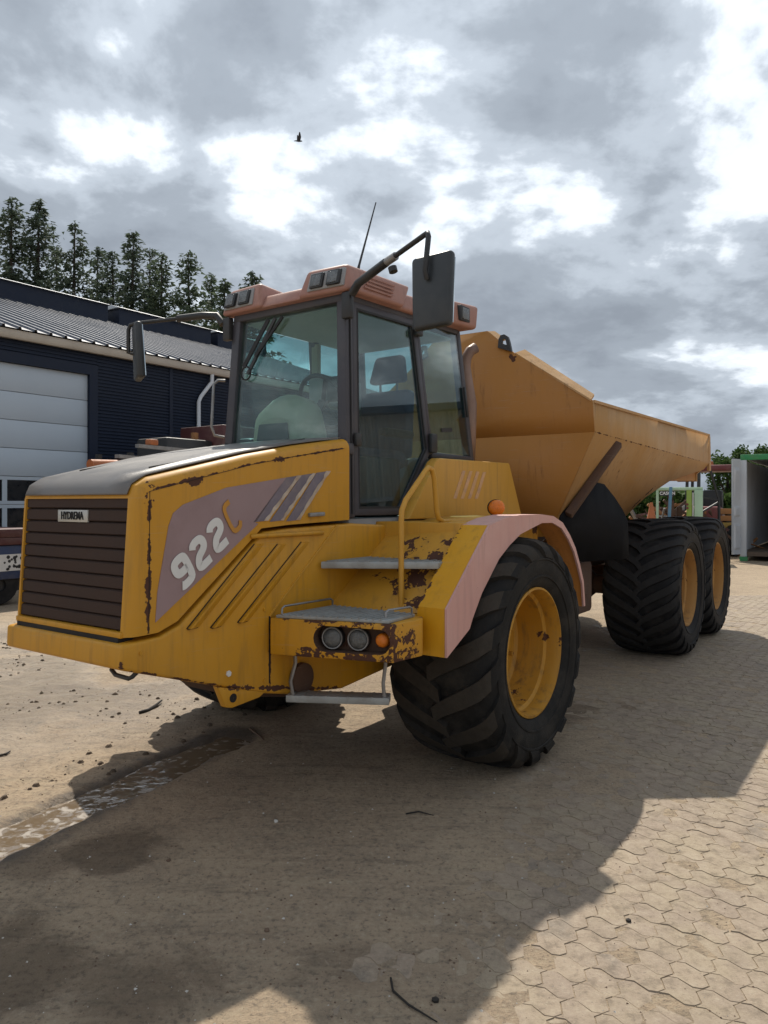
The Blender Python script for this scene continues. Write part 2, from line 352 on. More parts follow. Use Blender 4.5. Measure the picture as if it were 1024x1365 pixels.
def link(name, me, parent=None, loc=(0, 0, 0), rz=0.0, solid=0):
    o = bpy.data.objects.new(name, me); col.objects.link(o)
    o.location = loc; o.rotation_euler = (0, 0, rz)
    if parent: o.parent = parent
    if solid:
        md = o.modifiers.new('thickness', 'SOLIDIFY'); md.thickness = solid; md.offset = 0
    return o
def tag(o, label=None, cat=None, group=None, kind=None):
    if label: o['label'] = label
    if cat: o['category'] = cat
    if group: o['group'] = group
    if kind: o['kind'] = kind
    return o
def empty(name, loc=(0, 0, 0), rz=0.0):
    o = bpy.data.objects.new(name, None); col.objects.link(o); o.location = loc; o.rotation_euler = (0, 0, rz); o.empty_display_size = .3
    return o
def text_mesh(txt, size, ext, mat, bold=0.0, shear=0.0, sp=1.0):
    c = bpy.data.curves.new('t', 'FONT'); c.body = txt; c.size = size; c.extrude = ext; c.offset = bold; c.shear = shear; c.space_character = sp
    c.align_x = 'CENTER'; c.align_y = 'CENTER'; c.resolution_u = 3
    o = bpy.data.objects.new('t', c); me = bpy.data.meshes.new_from_object(o)
    bpy.data.objects.remove(o); me.materials.clear(); me.materials.append(MAT[mat])
    return me
def stroke(pts, w):   # flat ribbon polygon along a 2D polyline, mitred; returns left and right borders
    P = [Vector((p[0], p[1])) for p in pts]; Lr = []; Rr = []
    for i, p in enumerate(P):
        d0 = (P[i] - P[i - 1]).normalized() if i > 0 else None
        d1 = (P[i + 1] - P[i]).normalized() if i < len(P) - 1 else None
        if d0 is None: d0 = d1
        if d1 is None: d1 = d0
        n = Vector((-(d0.y + d1.y), d0.x + d1.x))
        if n.length < 1e-6: n = Vector((-d1.y, d1.x))
        n.normalize(); k = 1 / max(.6, n.dot(Vector((-d1.y, d1.x))))
        Lr.append(p + n * w / 2 * k); Rr.append(p - n * w / 2 * k)
    return Lr, Rr
# ---------------------------------------------------------------- ground
YAW = R(36.0)
FX, FY = -math.sin(YAW), -math.cos(YAW)      # truck forward
LX, LY = math.cos(YAW), -math.sin(YAW)       # truck left
def nz(x, y, s, seed=0.0): return noise.noise((x * s + seed, y * s - seed, seed * .7))
def fb(x, y, s, o=4, seed=0.0): return noise.fractal((x * s + seed, y * s - seed, seed), .9, 2.1, o)
def ss(a, b, x):
    t = min(1, max(0, (x - a) / (b - a))); return t * t * (3 - 2 * t)
# the drain runs from D0 towards D1, slightly curved
D0 = Vector((-2.19, 2.90)); D1 = Vector((-.95, 5.73))
dd = (D1 - D0); DLEN = dd.length; dd.normalize(); dn = Vector((-dd.y, dd.x))
def drain(x, y):
    r = Vector((x, y)) - D0; t = r.dot(dd); s = r.dot(dn)
    return t, s - .05 * math.sin(t * 1.6 + .4) - .050 * nz(x, y, 2.6) - .034 * nz(x, y, 7.5) - .012 * nz(x, y, 19)
def paved(x, y):   # 0 where sand hides the blocks, 1 where they lie bare
    e = x - (.10 + (y - 2.49) * .40)
    return ss(-.85, .60, e + .38 * fb(x, y, .9, 3, 4.0) + .12 * nz(x, y, 4, 2.0))
def sandz(x, y):
    m = paved(x, y)
    z = -.0020 * m + .007 * (1 - m) + .0035 * fb(x, y, 1.7, 4, 1.0) * (1 - .82 * m) + .0022 * nz(x, y, 14, 3) * (1 - .75 * m)
    t, s = drain(x, y)
    left = ss(.10, .5, s)
    if left > 0 and x < 3:   # loose rutted sand beyond the drain
        far = 1 - ss(9, 14, y)
        rut = math.sin((x * math.cos(R(-20)) + y * math.sin(R(-20))) * 5.2 + 1.5 * nz(x, y, .5))
        z += left * far * (.016 * fb(x, y, 2.2, 4, 9.0) + .012 * nz(x, y, 8, 5) + .016 * nz(x, y, 17, 8) * ss(-.1, .3, nz(x, y, 1.3, 2)) + .010 * rut * ss(0, .35, nz(x, y, .45, 7)))
    if -1.5 < t < DLEN + .1 and abs(s) < .3:
        end = 1 - ss(DLEN - .9, DLEN, t)
        z -= .055 * end * (1 - ss(.09, .22, abs(s)))
        z += .012 * end * ss(-.26, -.17, s) * (1 - ss(-.17, -.10, s)) + .008 * end * ss(.1, .17, s) * (1 - ss(.17, .28, s))
    return z
def lines_(lo, hi, step, far, grow=1.35):
    xs = [lo + i * step for i in range(int(round((hi - lo) / step)) + 1)]
    s = step
    while xs[-1] < far: s *= grow; xs.append(xs[-1] + s)
    s = step; pre = []
    x = lo
    while x > -far: s *= grow; x -= s; pre.append(x)
    return pre[::-1] + xs
gx = lines_(-4.2, 5.2, .032, 600); gy = lines_(1.6, 9.6, .032, 600)
gv = [(x, y, sandz(x, y) if (-5 < x < 7 and 1 < y < 14) else -.004) for y in gy for x in gx]
nx = len(gx)
gf = [(j * nx + i, j * nx + i + 1, (j + 1) * nx + i + 1, (j + 1) * nx + i) for j in range(len(gy) - 1) for i in range(nx - 1)]
m, nt, b = newmat('sand')
tc = node(nt, 'ShaderNodeTexCoord'); P = tc.outputs['Object']
na = node(nt, 'ShaderNodeTexNoise', {'Vector': P, 'Scale': .8, 'Detail': 9.0, 'Roughness': .62})
nb = node(nt, 'ShaderNodeTexNoise', {'Vector': P, 'Scale': 9.0, 'Detail': 9.0, 'Roughness': .7})
nf = node(nt, 'ShaderNodeTexNoise', {'Vector': P, 'Scale': 120.0, 'Detail': 5.0, 'Roughness': .75})
nm = node(nt, 'ShaderNodeTexNoise', {'Vector': P, 'Scale': 2.6, 'Detail': 10.0, 'Roughness': .7, 'Distortion': .8})
c0 = mixc(nt, smooth(nt, na.outputs[0], .36, .64), (.350, .262, .178), (.440, .335, .225))
c0 = mixc(nt, math_(nt, 'MULTIPLY', smooth(nt, nb.outputs[0], .45, .70), .55), c0, (.20, .165, .120))
c0 = mixc(nt, math_(nt, 'MULTIPLY', smooth(nt, nm.outputs[0], .56, .72), .5), c0, (.15, .120, .090))
ng_ = node(nt, 'ShaderNodeTexNoise', {'Vector': P, 'Scale': 42.0, 'Detail': 6.0, 'Roughness': .72})
sk_ = node(nt, 'ShaderNodeMapping', {'Vector': P, 'Rotation': (0, 0, R(52)), 'Scale': (1.2, 9.0, 1)})
nk_ = node(nt, 'ShaderNodeTexNoise', {'Vector': sk_.outputs[0], 'Scale': 1.6, 'Detail': 7.0, 'Roughness': .65, 'Distortion': .3})
c0 = mixc(nt, math_(nt, 'MULTIPLY', smooth(nt, nk_.outputs[0], .52, .68), .42), c0, (.14, .112, .08))
c0 = mixc(nt, math_(nt, 'MULTIPLY', smooth(nt, nk_.outputs[0], .47, .32), .45), c0, (.45, .36, .24))
c0 = mixc(nt, math_(nt, 'MULTIPLY', smooth(nt, ng_.outputs[0], .52, .64), .60), c0, (.12, .098, .074))
c0 = mixc(nt, math_(nt, 'MULTIPLY', smooth(nt, ng_.outputs[0], .47, .35), .60), c0, (.46, .38, .27))
c0 = mixc(nt, math_(nt, 'MULTIPLY', smooth(nt, nf.outputs[0], .55, .78), .45), c0, (.50, .45, .37))
c0 = mixc(nt, math_(nt, 'MULTIPLY', smooth(nt, nf.outputs[0], .42, .26), .55), c0, (.10, .085, .07))
stain = None
for (sx_, sy_, sr_, am) in ((-1.28, 3.62, .26, .75), (-1.42, 2.62, .40, .75), (-.85, 2.55, .28, .6), (1.35, 6.1, .55, .6), (2.0, 5.9, .38, .5), (-.15, 2.72, .2, .35), (-1.62, 3.45, .2, .5)):
    dv = node(nt, 'ShaderNodeVectorMath', {0: P, 1: (sx_, sy_, 0)}, operation='DISTANCE').outputs['Value']
    q = math_(nt, 'ADD', math_(nt, 'DIVIDE', dv, sr_), math_(nt, 'MULTIPLY', math_(nt, 'SUBTRACT', nm.outputs[0], .5), 2.6))
    q = math_(nt, 'MULTIPLY', math_(nt, 'SUBTRACT', 1.0, smooth(nt, q, .45, 1.15)), am)
    stain = q if stain is None else math_(nt, 'MAXIMUM', stain, q)
c0 = mixc(nt, math_(nt, 'MULTIPLY', stain, .85), c0, (.088, .058, .034))
# damp ground along the drain (distance from its middle line)
rel = node(nt, 'ShaderNodeVectorMath', {0: P, 1: (D0.x, D0.y, 0)}, operation='SUBTRACT').outputs[0]
tt = node(nt, 'ShaderNodeVectorMath', {0: rel, 1: (dd.x, dd.y, 0)}, operation='DOT_PRODUCT').outputs['Value']
tt = math_(nt, 'MINIMUM', math_(nt, 'MAXIMUM', tt, -3.0), DLEN - .35)
cl = node(nt, 'ShaderNodeVectorMath', {0: (dd.x, dd.y, 0), 'Scale': tt}, operation='SCALE').outputs[0]
dist = node(nt, 'ShaderNodeVectorMath', {0: rel, 1: cl}, operation='DISTANCE').outputs['Value']
wet = math_(nt, 'SUBTRACT', 1.0, smooth(nt, math_(nt, 'ADD', dist, math_(nt, 'MULTIPLY', math_(nt, 'SUBTRACT', nb.outputs[0], .5), .30)), .13, .27))
c0 = mixc(nt, math_(nt, 'MULTIPLY', wet, .8), c0, (.060, .048, .038))
# patches that are still moist in the loose sand beyond the drain
np_ = node(nt, 'ShaderNodeTexNoise', {'Vector': P, 'Scale': .55, 'Detail': 6.0, 'Roughness': .6, 'Distortion': .5})
dl = node(nt, 'ShaderNodeVectorMath', {0: P, 1: (-3.9, 7.6, 0)}, operation='DISTANCE').outputs['Value']
moist = math_(nt, 'MULTIPLY', smooth(nt, np_.outputs[0], .38, .54), math_(nt, 'SUBTRACT', 1.0, smooth(nt, dl, 1.8, 3.8)))
c0 = mixc(nt, math_(nt, 'MULTIPLY', moist, .35), c0, (.16, .14, .12))
nt.links.new(c0, b.inputs['Base Color'])
rg = math_(nt, 'SUBTRACT', .92, math_(nt, 'MAXIMUM', math_(nt, 'MULTIPLY', wet, .5), math_(nt, 'MULTIPLY', moist, .62)))
nt.links.new(rg, b.inputs['Roughness'])
hh = math_(nt, 'ADD', math_(nt, 'ADD', math_(nt, 'MULTIPLY', nf.outputs[0], .5), math_(nt, 'MULTIPLY', ng_.outputs[0], .7)), math_(nt, 'ADD', math_(nt, 'MULTIPLY', nb.outputs[0], 1.2), math_(nt, 'MULTIPLY', nk_.outputs[0], .8)))
bp = node(nt, 'ShaderNodeBump', {'Height': hh, 'Strength': .85, 'Distance': .022}); nt.links.new(bp.outputs[0], b.inputs['Normal'])
me = bpy.data.meshes.new('ground'); me.from_pydata(gv, [], gf); me.materials.append(MAT['sand']); me.shade_smooth()
ground = link('ground', me); tag(ground, kind='structure')

# paving blocks -------------------------------------------------------------
CA, CB = .118, .108
def cell_outline(k=4):
    a = lambda s: (s, .105 * math.sin(2 * math.pi * s))
    bb = lambda s: (.13 * math.sin(2 * math.pi * s), s)
    pts = []
    for i in range(k): s = i / k; pts.append(a(s))
    for i in range(k): s = i / k; q = bb(s); pts.append((1 + q[0], q[1]))
    for i in range(k): s = 1 - i / k; q = a(s); pts.append((q[0], 1 + q[1]))
    for i in range(k): s = 1 - i / k; pts.append(bb(s))
    return [((p[0] - .5) * CA, (p[1] - .5) * CB) for p in pts]
OUT = cell_outline()
def paver_geo(mb, cx=0, cy=0, z=0, ca=1, sa=0, tx=0, ty=0):
    n = len(OUT); rings = []
    for (k, dz) in ((.955, 0.0), (.994, -.009)):
        rings.append([(cx + (p[0] * ca - p[1] * sa) * k, cy + (p[0] * sa + p[1] * ca) * k, z + dz + tx * p[0] + ty * p[1]) for p in OUT])
    fs = [tuple(range(n))]
    for r in range(1):
        for i in range(n): fs.append((r * n + i, (r + 1) * n + i, (r + 1) * n + (i + 1) % n, r * n + (i + 1) % n))
    mb.add(rings[0] + rings[1], fs)
def pavermat(name, attr):
    m, nt, b = newmat(name)
    tc = node(nt, 'ShaderNodeTexCoord'); g = node(nt, 'ShaderNodeNewGeometry'); P = g.outputs['Position']
    rnd = node(nt, 'ShaderNodeObjectInfo').outputs['Random'] if not attr else g.outputs['Random Per Island']
    c = ramp(nt, rnd, [(0, (.265, .206, .152)), (.35, (.31, .242, .174)), (.7, (.285, .220, .164)), (1, (.33, .258, .184))])
    n1 = node(nt, 'ShaderNodeTexNoise', {'Vector': P, 'Scale': 2.2, 'Detail': 9.0, 'Roughness': .65, 'Distortion': .4})
    n2 = node(nt, 'ShaderNodeTexNoise', {'Vector': P, 'Scale': 60.0, 'Detail': 7.0, 'Roughness': .75})
    n3 = node(nt, 'ShaderNodeTexNoise', {'Vector': P, 'Scale': 14.0, 'Detail': 8.0, 'Roughness': .7})
    c = mixc(nt, math_(nt, 'MULTIPLY', smooth(nt, n1.outputs[0], .44, .62), .65), c, (.33, .265, .178))
    c = mixc(nt, math_(nt, 'MULTIPLY', smooth(nt, n1.outputs[0], .42, .30), .55), c, (.16, .14, .115))
    c = mixc(nt, math_(nt, 'MULTIPLY', smooth(nt, n3.outputs[0], .48, .66), .55), c, (.15, .122, .092))
    c = mixc(nt, math_(nt, 'MULTIPLY', smooth(nt, n3.outputs[0], .46, .34), .45), c, (.37, .30, .205))
    c = mixc(nt, math_(nt, 'MULTIPLY', smooth(nt, n2.outputs[0], .52, .70), .45), c, (.42, .36, .27))
    c = mixc(nt, math_(nt, 'MULTIPLY', smooth(nt, n2.outputs[0], .45, .31), .6), c, (.10, .08, .062))
    nt.links.new(c, b.inputs['Base Color'])
    nt.links.new(node(nt, 'ShaderNodeMapRange', {0: n3.outputs[0], 1: .35, 2: .65, 3: .55, 4: .95}).outputs[0], b.inputs['Roughness'])
    bp = node(nt, 'ShaderNodeBump', {'Height': n2.outputs[0], 'Strength': .8, 'Distance': .006}); nt.links.new(bp.outputs[0], b.inputs['Normal'])
pavermat('paver_single', False); pavermat('paver_joined', True)
cells = []
for ia in range(-40, 90):
    for ib in range(-130, 60):
        x = .6 + ia * CA * LX + ib * CB * FX; y = 3.4 + ia * CA * LY + ib * CB * FY
        if not (2.0 < y < 13.5 and -1.2 < x < .60 * y + .9): continue
        if paved(x, y) < .12: continue
        cells.append((x, y))
def inview(c): return 512 + 1000 * c[0] / c[1] < 1035 and 670 + 1670 / c[1] < 1385 and paved(*c) > .45
cells.sort(key=lambda c: (0 if inview(c) else 1, c[1]))
mb = MB(); paver_geo(mb); pm = mb.mesh('paver', 'paver_single', recalc=False, smooth=0)
ang = math.atan2(LY, LX)
for (x, y) in cells[:300]:
    o = bpy.data.objects.new('paver', pm); col.objects.link(o); o.parent = ground
    o.location = (x, y, random.gauss(0, .0012)); o.rotation_euler = (random.gauss(0, .010), random.gauss(0, .010), ang + random.gauss(0, .012))
mb = MB()
for (x, y) in cells[300:]:
    a = ang + random.gauss(0, .012)
    paver_geo(mb, x, y, random.gauss(0, .0012), math.cos(a), math.sin(a), random.gauss(0, .010), random.gauss(0, .010))
o = mb.build('pavers', 'paver_joined', ground, recalc=False, smooth=0); tag(o, kind='stuff')

# water in the drain ----------------------------------------------------------
m, nt, b = newmat('drain_water')
tc = node(nt, 'ShaderNodeTexCoord'); P = tc.outputs['Object']
n1 = node(nt, 'ShaderNodeTexNoise', {'Vector': P, 'Scale': 11.0, 'Detail': 2.0, 'Roughness': .5, 'Distortion': .3})
fo_ = node(nt, 'ShaderNodeTexNoise', {'Vector': P, 'Scale': 13.0, 'Detail': 5.0, 'Roughness': .55, 'Distortion': .5})
cloud_glint = smooth(nt, fo_.outputs[0], .50, .66)  # pale patches painted into the water as reflections of the clouds
nt.links.new(mixc(nt, math_(nt, 'MULTIPLY', cloud_glint, .34), (.17, .125, .080), (.50, .46, .40)), b.inputs['Base Color'])
nt.links.new(math_(nt, 'ADD', .03, math_(nt, 'MULTIPLY', cloud_glint, .4)), b.inputs['Roughness']); b.inputs['Specular IOR Level'].default_value = .9
bp = node(nt, 'ShaderNodeBump', {'Height': n1.outputs[0], 'Strength': .16, 'Distance': .02}); nt.links.new(bp.outputs[0], b.inputs['Normal'])
mb = MB(); rows = []
for i in range(60):
    t = -1.0 + (DLEN - .15 + 1.0) * i / 59
    off = .05 * math.sin(t * 1.6 + .4)
    rows.append([(D0.x + dd.x * t + dn.x * (off + s), D0.y + dd.y * t + dn.y * (off + s), -.0165) for s in (-.22, -.06, .06, .22)])
mb.grid(rows)
o = mb.build('water', 'drain_water', smooth=30); tag(o, kind='structure')

# loose bits lying about -------------------------------------------------------
def pebble_mesh(r, seed, mat):
    bm = bmesh.new(); bmesh.ops.create_icosphere(bm, subdivisions=1, radius=r)
    for v in bm.verts:
        k = 1 + .35 * noise.noise(v.co * (1.2 / r) + Vector((seed, 0, 0))); v.co *= k; v.co.z *= .65
    me = bpy.data.meshes.new('pebble'); bm.to_mesh(me); bm.free(); me.materials.append(MAT[mat]); return me
def at_ground(px, py):
    d = 1670 / (py - 670); return ((px - 512) / 1000 * d, d)
mb = MB(); rnd = random.Random(3)
for i in range(5200):
    y = 2.1 + 7.5 * rnd.random() ** 1.6; x = (rnd.random() - .5) * 1.25 * y
    if abs(drain(x, y)[1]) < .2 and drain(x, y)[0] < DLEN: continue
    r = .0018 + .0065 * rnd.random() ** 4; z = max(sandz(x, y), -.003)
    a = rnd.random() * 6.28; p = [(x + r * math.cos(a + k * 2.09) * (1 + .4 * rnd.random()), y + r * math.sin(a + k * 2.09), z - .001) for k in range(3)]
    mb.add(p + [(x, y, z + r * .8)], [(0, 1, 3), (1, 2, 3), (2, 0, 3)], rnd.choice((0, 0, 0, 1)))
o_ = None
mc = MB(); rc_ = random.Random(12)
def lump(mb, x, y, z, r, rr):
    ring_ = [(x + r * (.8 + .5 * rr.random()) * math.cos(k * 1.047 + .3), y + r * (.8 + .5 * rr.random()) * math.sin(k * 1.047 + .3), z - .002) for k in range(6)]
    top_ = [(x + r * .55 * math.cos(k * 1.047 + .7), y + r * .55 * math.sin(k * 1.047 + .7), z + r * (.45 + .3 * rr.random())) for k in range(6)]
    mb.prism(ring_, top_, ca=False)
for i in range(2600):
    y = 4.2 + 6.5 * rc_.random(); x = -5.2 + 5.6 * rc_.random()
    if drain(x, y)[1] < .22 or nz(x, y, .9, 3.3) + .5 * nz(x, y, 3.1, 1.1) < .08: continue
    lump(mc, x, y, sandz(x, y), .005 + .020 * rc_.random() ** 2.5, rc_)
o_ = mc.build('mud_clods', 'mud_clod', smooth=0); tag(o_, 'small dark mud clods strewn over the sunlit sand', 'mud', kind='stuff')
o = mb.build('grit', ['stone_brown', 'stone_pale'], smooth=0); tag(o, 'fine dark and pale grit scattered over the yard', 'grit', kind='stuff')
for (px, py, r, mt, lab) in ((368, 1097, .013, 'stone_pale', 'small white pebble lying on the shaded sand'), (356, 1243, .012, 'stone_brown', 'small reddish brown pebble on the shaded sand'),
                             (838, 1228, .012, 'twig_dark', 'small black pebble on the sunlit paving blocks'), (580, 1335, .014, 'twig_dark', 'round dark pebble beside the long curved twig'), (225, 1150, .012, 'stone_brown', 'brown pebble beside the dark damp stain')):
    x, y = at_ground(px, py)
    o = link('pebble', pebble_mesh(r, px, mt), None, (x, y, max(sandz(x, y), 0) + r * .35)); tag(o, lab, 'pebble')
def stick(pts, r, lab, name='twig', mat='twig_dark', cat='twig'):
    P = []
    for (px, py, dz) in pts:
        x, y = at_ground(px, py); P.append((x, y, max(sandz(x, y), -.002) + r * .8 + dz))
    c = P[0]; mb = MB().tube([(p[0] - c[0], p[1] - c[1], p[2] - c[2]) for p in P], [r] * (len(P) - 1) + [r * .5], 6)
    o = mb.build(name, mat, None, c); tag(o, lab, cat)
stick([(521, 1305, 0), (524, 1322, 0), (545, 1343, .004), (583, 1364, 0)], .004, 'long thin curved dark twig on the sandy blocks')
stick([(541, 1087, 0), (558, 1085, .004), (578, 1089, 0)], .004, 'short curved twig near the big front tyre')
stick([(186, 952, 0), (198, 949, 0), (206, 944, .005), (216, 938, .01)], .013, 'bent black scrap of bar on the sunlit sand', 'metal_scrap', 'twig_dark', 'scrap')
stick([(333, 972, 0), (345, 983, .004), (352, 989, 0)], .007, 'pale stick lying in the shadow under the truck', 'twig', 'stone_brown')
stick([(0, 1008, 0), (8, 1006, 0), (14, 1002, 0)], .008, 'short dark stick on the sunlit sand by the drain')

# ---------------------------------------------------------------- workshop hall
BY = R(35.4); hall = empty('workshop_hall', (-7.68, 15.0, 0), math.pi / 2 - BY)   # local x runs along the wall away from the camera, local y to the back
tag(hall, 'dark navy corrugated workshop hall with ribbed metal roof and white sectional door', 'building')
X0, X1, HG, RD, RZ = -9.0, 15.0, 4.98, 8.0, 8.0
DX0, DX1, DTOP = -3.6, 1.97, 4.50
def cladding(x0, x1, z0, z1):
    mb = MB(); p = .076; rows = []
    n = int((z1 - z0) / p)
    for i in range(n + 1):
        z = z0 + i * p
        for (dz, dy) in ((0, -.0), (.28 * p, -.0), (.42 * p, -.022), (.86 * p, -.022)):
            if z + dz <= z1: rows.append([(x0, dy, z + dz), (x1, dy, z + dz)])
    mb.grid(rows); return mb
for (a, c) in ((X0, DX0 - .2),):
    cladding(a, c, .3, HG).build('wall_sheet', 'hall_navy', hall, smooth=0)
xs = [DX1 + .2, 4.2, 7.0, 9.8, 12.6, X1]
for a, c in zip(xs, xs[1:]): cladding(a + .004, c - .004, .3, HG).build('wall_sheet', 'hall_navy', hall, smooth=0)
cladding(DX0 - .2, DX1 + .2, DTOP + .22, HG).build('wall_sheet', 'hall_navy', hall, smooth=0)
MB().box(X0, DX0 - .2, .0, .25, 0, .298).build('plinth', 'interior_grey', hall); MB().box(DX1 + .2, X1, .0, .25, 0, .298).build('plinth', 'interior_grey', hall)
mb = MB().box(DX0 - .2, DX0, -.05, .10, 0, DTOP + .22).box(DX1, DX1 + .2, -.05, .10, 0, DTOP + .22).box(DX0, DX1, -.05, .10, DTOP, DTOP + .22)
mb.build('door_frame', 'hall_trim', hall)
for x in xs[1:-1]: MB().box(x - .05, x + .05, -.036, -.024, .3, HG).build('cover_strip', 'hall_trim', hall)
# gable and back
MB().prism([(X1, .02, 0), (X1, 2 * RD, 0), (X1, 2 * RD, HG), (X1, RD, RZ), (X1, .02, HG)], [(X1 + .1, .02, 0), (X1 + .1, 2 * RD, 0), (X1 + .1, 2 * RD, HG), (X1 + .1, RD, RZ), (X1 + .1, .02, HG)]).build('gable_wall', 'hall_navy', hall)
MB().box(X0, X1, 2 * RD - .1, 2 * RD, 0, HG).build('back_wall', 'hall_navy', hall)
# sectional door
door = MB().box(DX0, DX1, .075, .098, 0, DTOP).build('sectional_door', 'interior_grey', hall)
ph = .573
zz = DTOP
k = 0
while zz > .02:
    z1 = zz; z0 = max(zz - ph, .01)
    if 4 <= k <= 5:
        nwin = 6; ww = (DX1 - DX0) / nwin
        mb = MB(); mb.box(DX0 + .005, DX1 - .005, .03, .07, z1 - .075, z1 - .006).box(DX0 + .005, DX1 - .005, .03, .07, z0 + .004, z0 + .07)
        for i in range(nwin + 1):
            xx = DX0 + i * ww; mb.box(max(xx - .05, DX0 + .006), min(xx + .05, DX1 - .006), .032, .068, z0 + .0702, z1 - .0752)
        fr = mb.build('door_panel', 'door_white', door)
        for i in range(nwin): MB().box(DX0 + i * ww + .045, DX0 + (i + 1) * ww - .045, .045, .055, z0 + .066, z1 - .07).build('window_pane', 'door_glass', door)
    else:
        MB().box(DX0 + .005, DX1 - .005, .03, .07, z0 + .005, z1 - .005).build('door_panel', 'door_white', door, bevel=.008, seg=2)
    zz -= ph; k += 1
# gutter, downpipe
prof = [(-.20, HG + .16), (-.20, HG + .04), (-.16, HG - .01), (-.09, HG - .01), (-.05, HG + .04), (-.05, HG + .16)]
MB().prism([(X0, y, z) for y, z in prof], [(X1 + .2, y, z) for y, z in prof]).build('gutter', 'gutter_pale', hall, smooth=50)
MB().box(X0, X1, -.048, -.001, HG, HG + .2).build('fascia', 'gutter_pale', hall)
for px in (5.02, -5.6): MB().tube([(px + .4, -.13, HG - .01), (px + .4, -.13, HG - .2), (px + .3, -.12, HG - .32), (px + .06, -.09, HG - .62), (px, -.085, HG - .75), (px, -.085, .1)], .05, 10).build('downpipe', 'pipe_white', hall, smooth=60)
# roof sheets with raised ribs
sl_ = (RZ - HG - .18) / (RD + .25)
def roof_sheet(x0, wd, back=False):
    mb = MB(); nr = max(1, round(wd * 3)); p = wd / nr; prof = []
    for i in range(nr):
        b0 = x0 + i * p
        prof += [(b0, 0), (b0 + p * .72, 0), (b0 + p * .76, .05), (b0 + p * .90, .05), (b0 + p * .94, 0)]
    prof.append((x0 + wd, 0))
    e = [(x, -.25, HG + .18 + h) for x, h in prof]; r = [(x, RD, RZ + h) for x, h in prof]
    if back: e = [(x, 2 * RD - y, z) for x, y, z in e]; r = r
    mb.grid([e, r], flip=back); return mb
x = X0
while x < X1:
    roof_sheet(x, 1.0).build('roof_sheet', 'hall_roof', hall, smooth=0, recalc=False); x += 1.0
rs = roof_sheet(X0, X1 - X0, True).build('back_roof', 'hall_roof', hall, smooth=0, recalc=False)
# ridge vents: dark boxes with pale caps
for (a, c) in ((-5.0, 7.32), (7.75, 11.8), (12.15, 14.8)):
    y0, y1 = RD - .9, RD + .9; zb = RZ - .40; zt = RZ + .26
    v = MB().box(a, c, y0, y1, zb, zt).build('ridge_vent', 'hall_trim', hall)
    MB().prism([(a - .08, y0 - .12, zt + .004), (a - .08, y1 + .12, zt + .004), (a - .08, y1 - .3, zt + .14), (a - .08, y0 + .3, zt + .14)], [(c + .08, y0 - .12, zt + .004), (c + .08, y1 + .12, zt + .004), (c + .08, y1 - .3, zt + .14), (c + .08, y0 + .3, zt + .14)]).build('cap', 'roof_cap', v, bevel=.02, seg=2)

# ---------------------------------------------------------------- trees
def conifer(name, loc, h, rad, seed, label, dense=1.0, light=False):
    rr = random.Random(seed); root = empty(name, loc, rr.random() * 6)
    MB().tube([(0, 0, 0), (.05, 0, h * .4), (.0, .08, h * .75), (0, 0, h)], [h * .014, h * .011, h * .006, .02], 7).build('trunk', 'bark', root)
    mb = MB(); z = h * .18
    sway = rr.random() * 6
    while z < h * .992:
        fz = (z / h - .18) / .82
        L = rad * ((1 - fz) ** .78) * (1.0 + .22 * math.sin(z * 1.3 + sway) + .12 * math.sin(z * 3.1 + sway * 2)) + .10
        for k in range(4):
            if rr.random() > dense * (.78 if fz > .3 else .7): continue
            a = rr.random() * 6.283; l = L * (.45 + .65 * rr.random() ** .7); dx, dy = math.cos(a), math.sin(a)
            rise = l * (.05 + .65 * fz); seg = max(3, int(l / .14))
            for i in range(seg):
                t = (i + .5 * rr.random() + .4) / seg
                px, py, pz = dx * l * t, dy * l * t, z + rise * t - .38 * l * t * t + (.22 * l * max(0, t - .55))
                for q in range(3):
                    s = .08 + .14 * rr.random()
                    b = a + rr.gauss(0, 1.0); dr = -.9 + 1.3 * rr.random()
                    ex, ey = math.cos(b) * s * 1.6, math.sin(b) * s * 1.6
                    ox, oy, oz = rr.gauss(0, .09), rr.gauss(0, .09), rr.gauss(0, .10)
                    wx, wy, wz = -math.sin(b) * s * .35, math.cos(b) * s * .35, rr.gauss(0, .35) * s
                    p = (px + ox, py + oy, pz + oz)
                    mb.add([(p[0] - wx, p[1] - wy, p[2] - wz), (p[0] + ex, p[1] + ey, p[2] + dr * s), (p[0] + wx, p[1] + wy, p[2] + wz)], [(0, 1, 2)])
        z += h * (.0055 + .005 * rr.random())
    mb.build('crown', 'needles_light' if light else 'needles', root, smooth=0, recalc=False)
    return tag(root, label, 'tree', 'spruces in a row behind the hall')
TREES = [(16, 262, 44, 2.1, 1.0, 'tall dark spruce with forked top beside the hall'), (52, 268, 45, 2.4, 1.0, 'tall broad dark spruce next to the forked one'),
         (100, 296, 46, 1.9, .75, 'slim thin-crowned spruce standing apart from the tall pair'), (130, 332, 50, 1.7, .6, 'small sparse spruce in the gap of the row'),
         (150, 335, 47, 1.8, .8, 'short spruce leaning close to a taller dark one'), (178, 310, 46, 2.2, 1.0, 'dense pointed spruce above the middle ridge vent'),
         (200, 330, 49, 1.7, .8, 'narrow spruce beside the dense pointed one'), (216, 336, 46, 1.9, .85, 'spruce with thin top above the end of the vent'),
         (251, 336, 46, 2.2, .85, 'lighter spruce with visible trunk and round crown'), (282, 366, 50, 1.9, .85, 'low pale spruce near the cab roof'),
         (300, 372, 45, 1.5, .8, 'lowest spruce of the row behind the cab light'), (337, 362, 47, 1.9, .7, 'spruce top peeping over the cab roof'), (75, 330, 52, 1.8, .7, 'thin spruce standing behind the tall pair')]
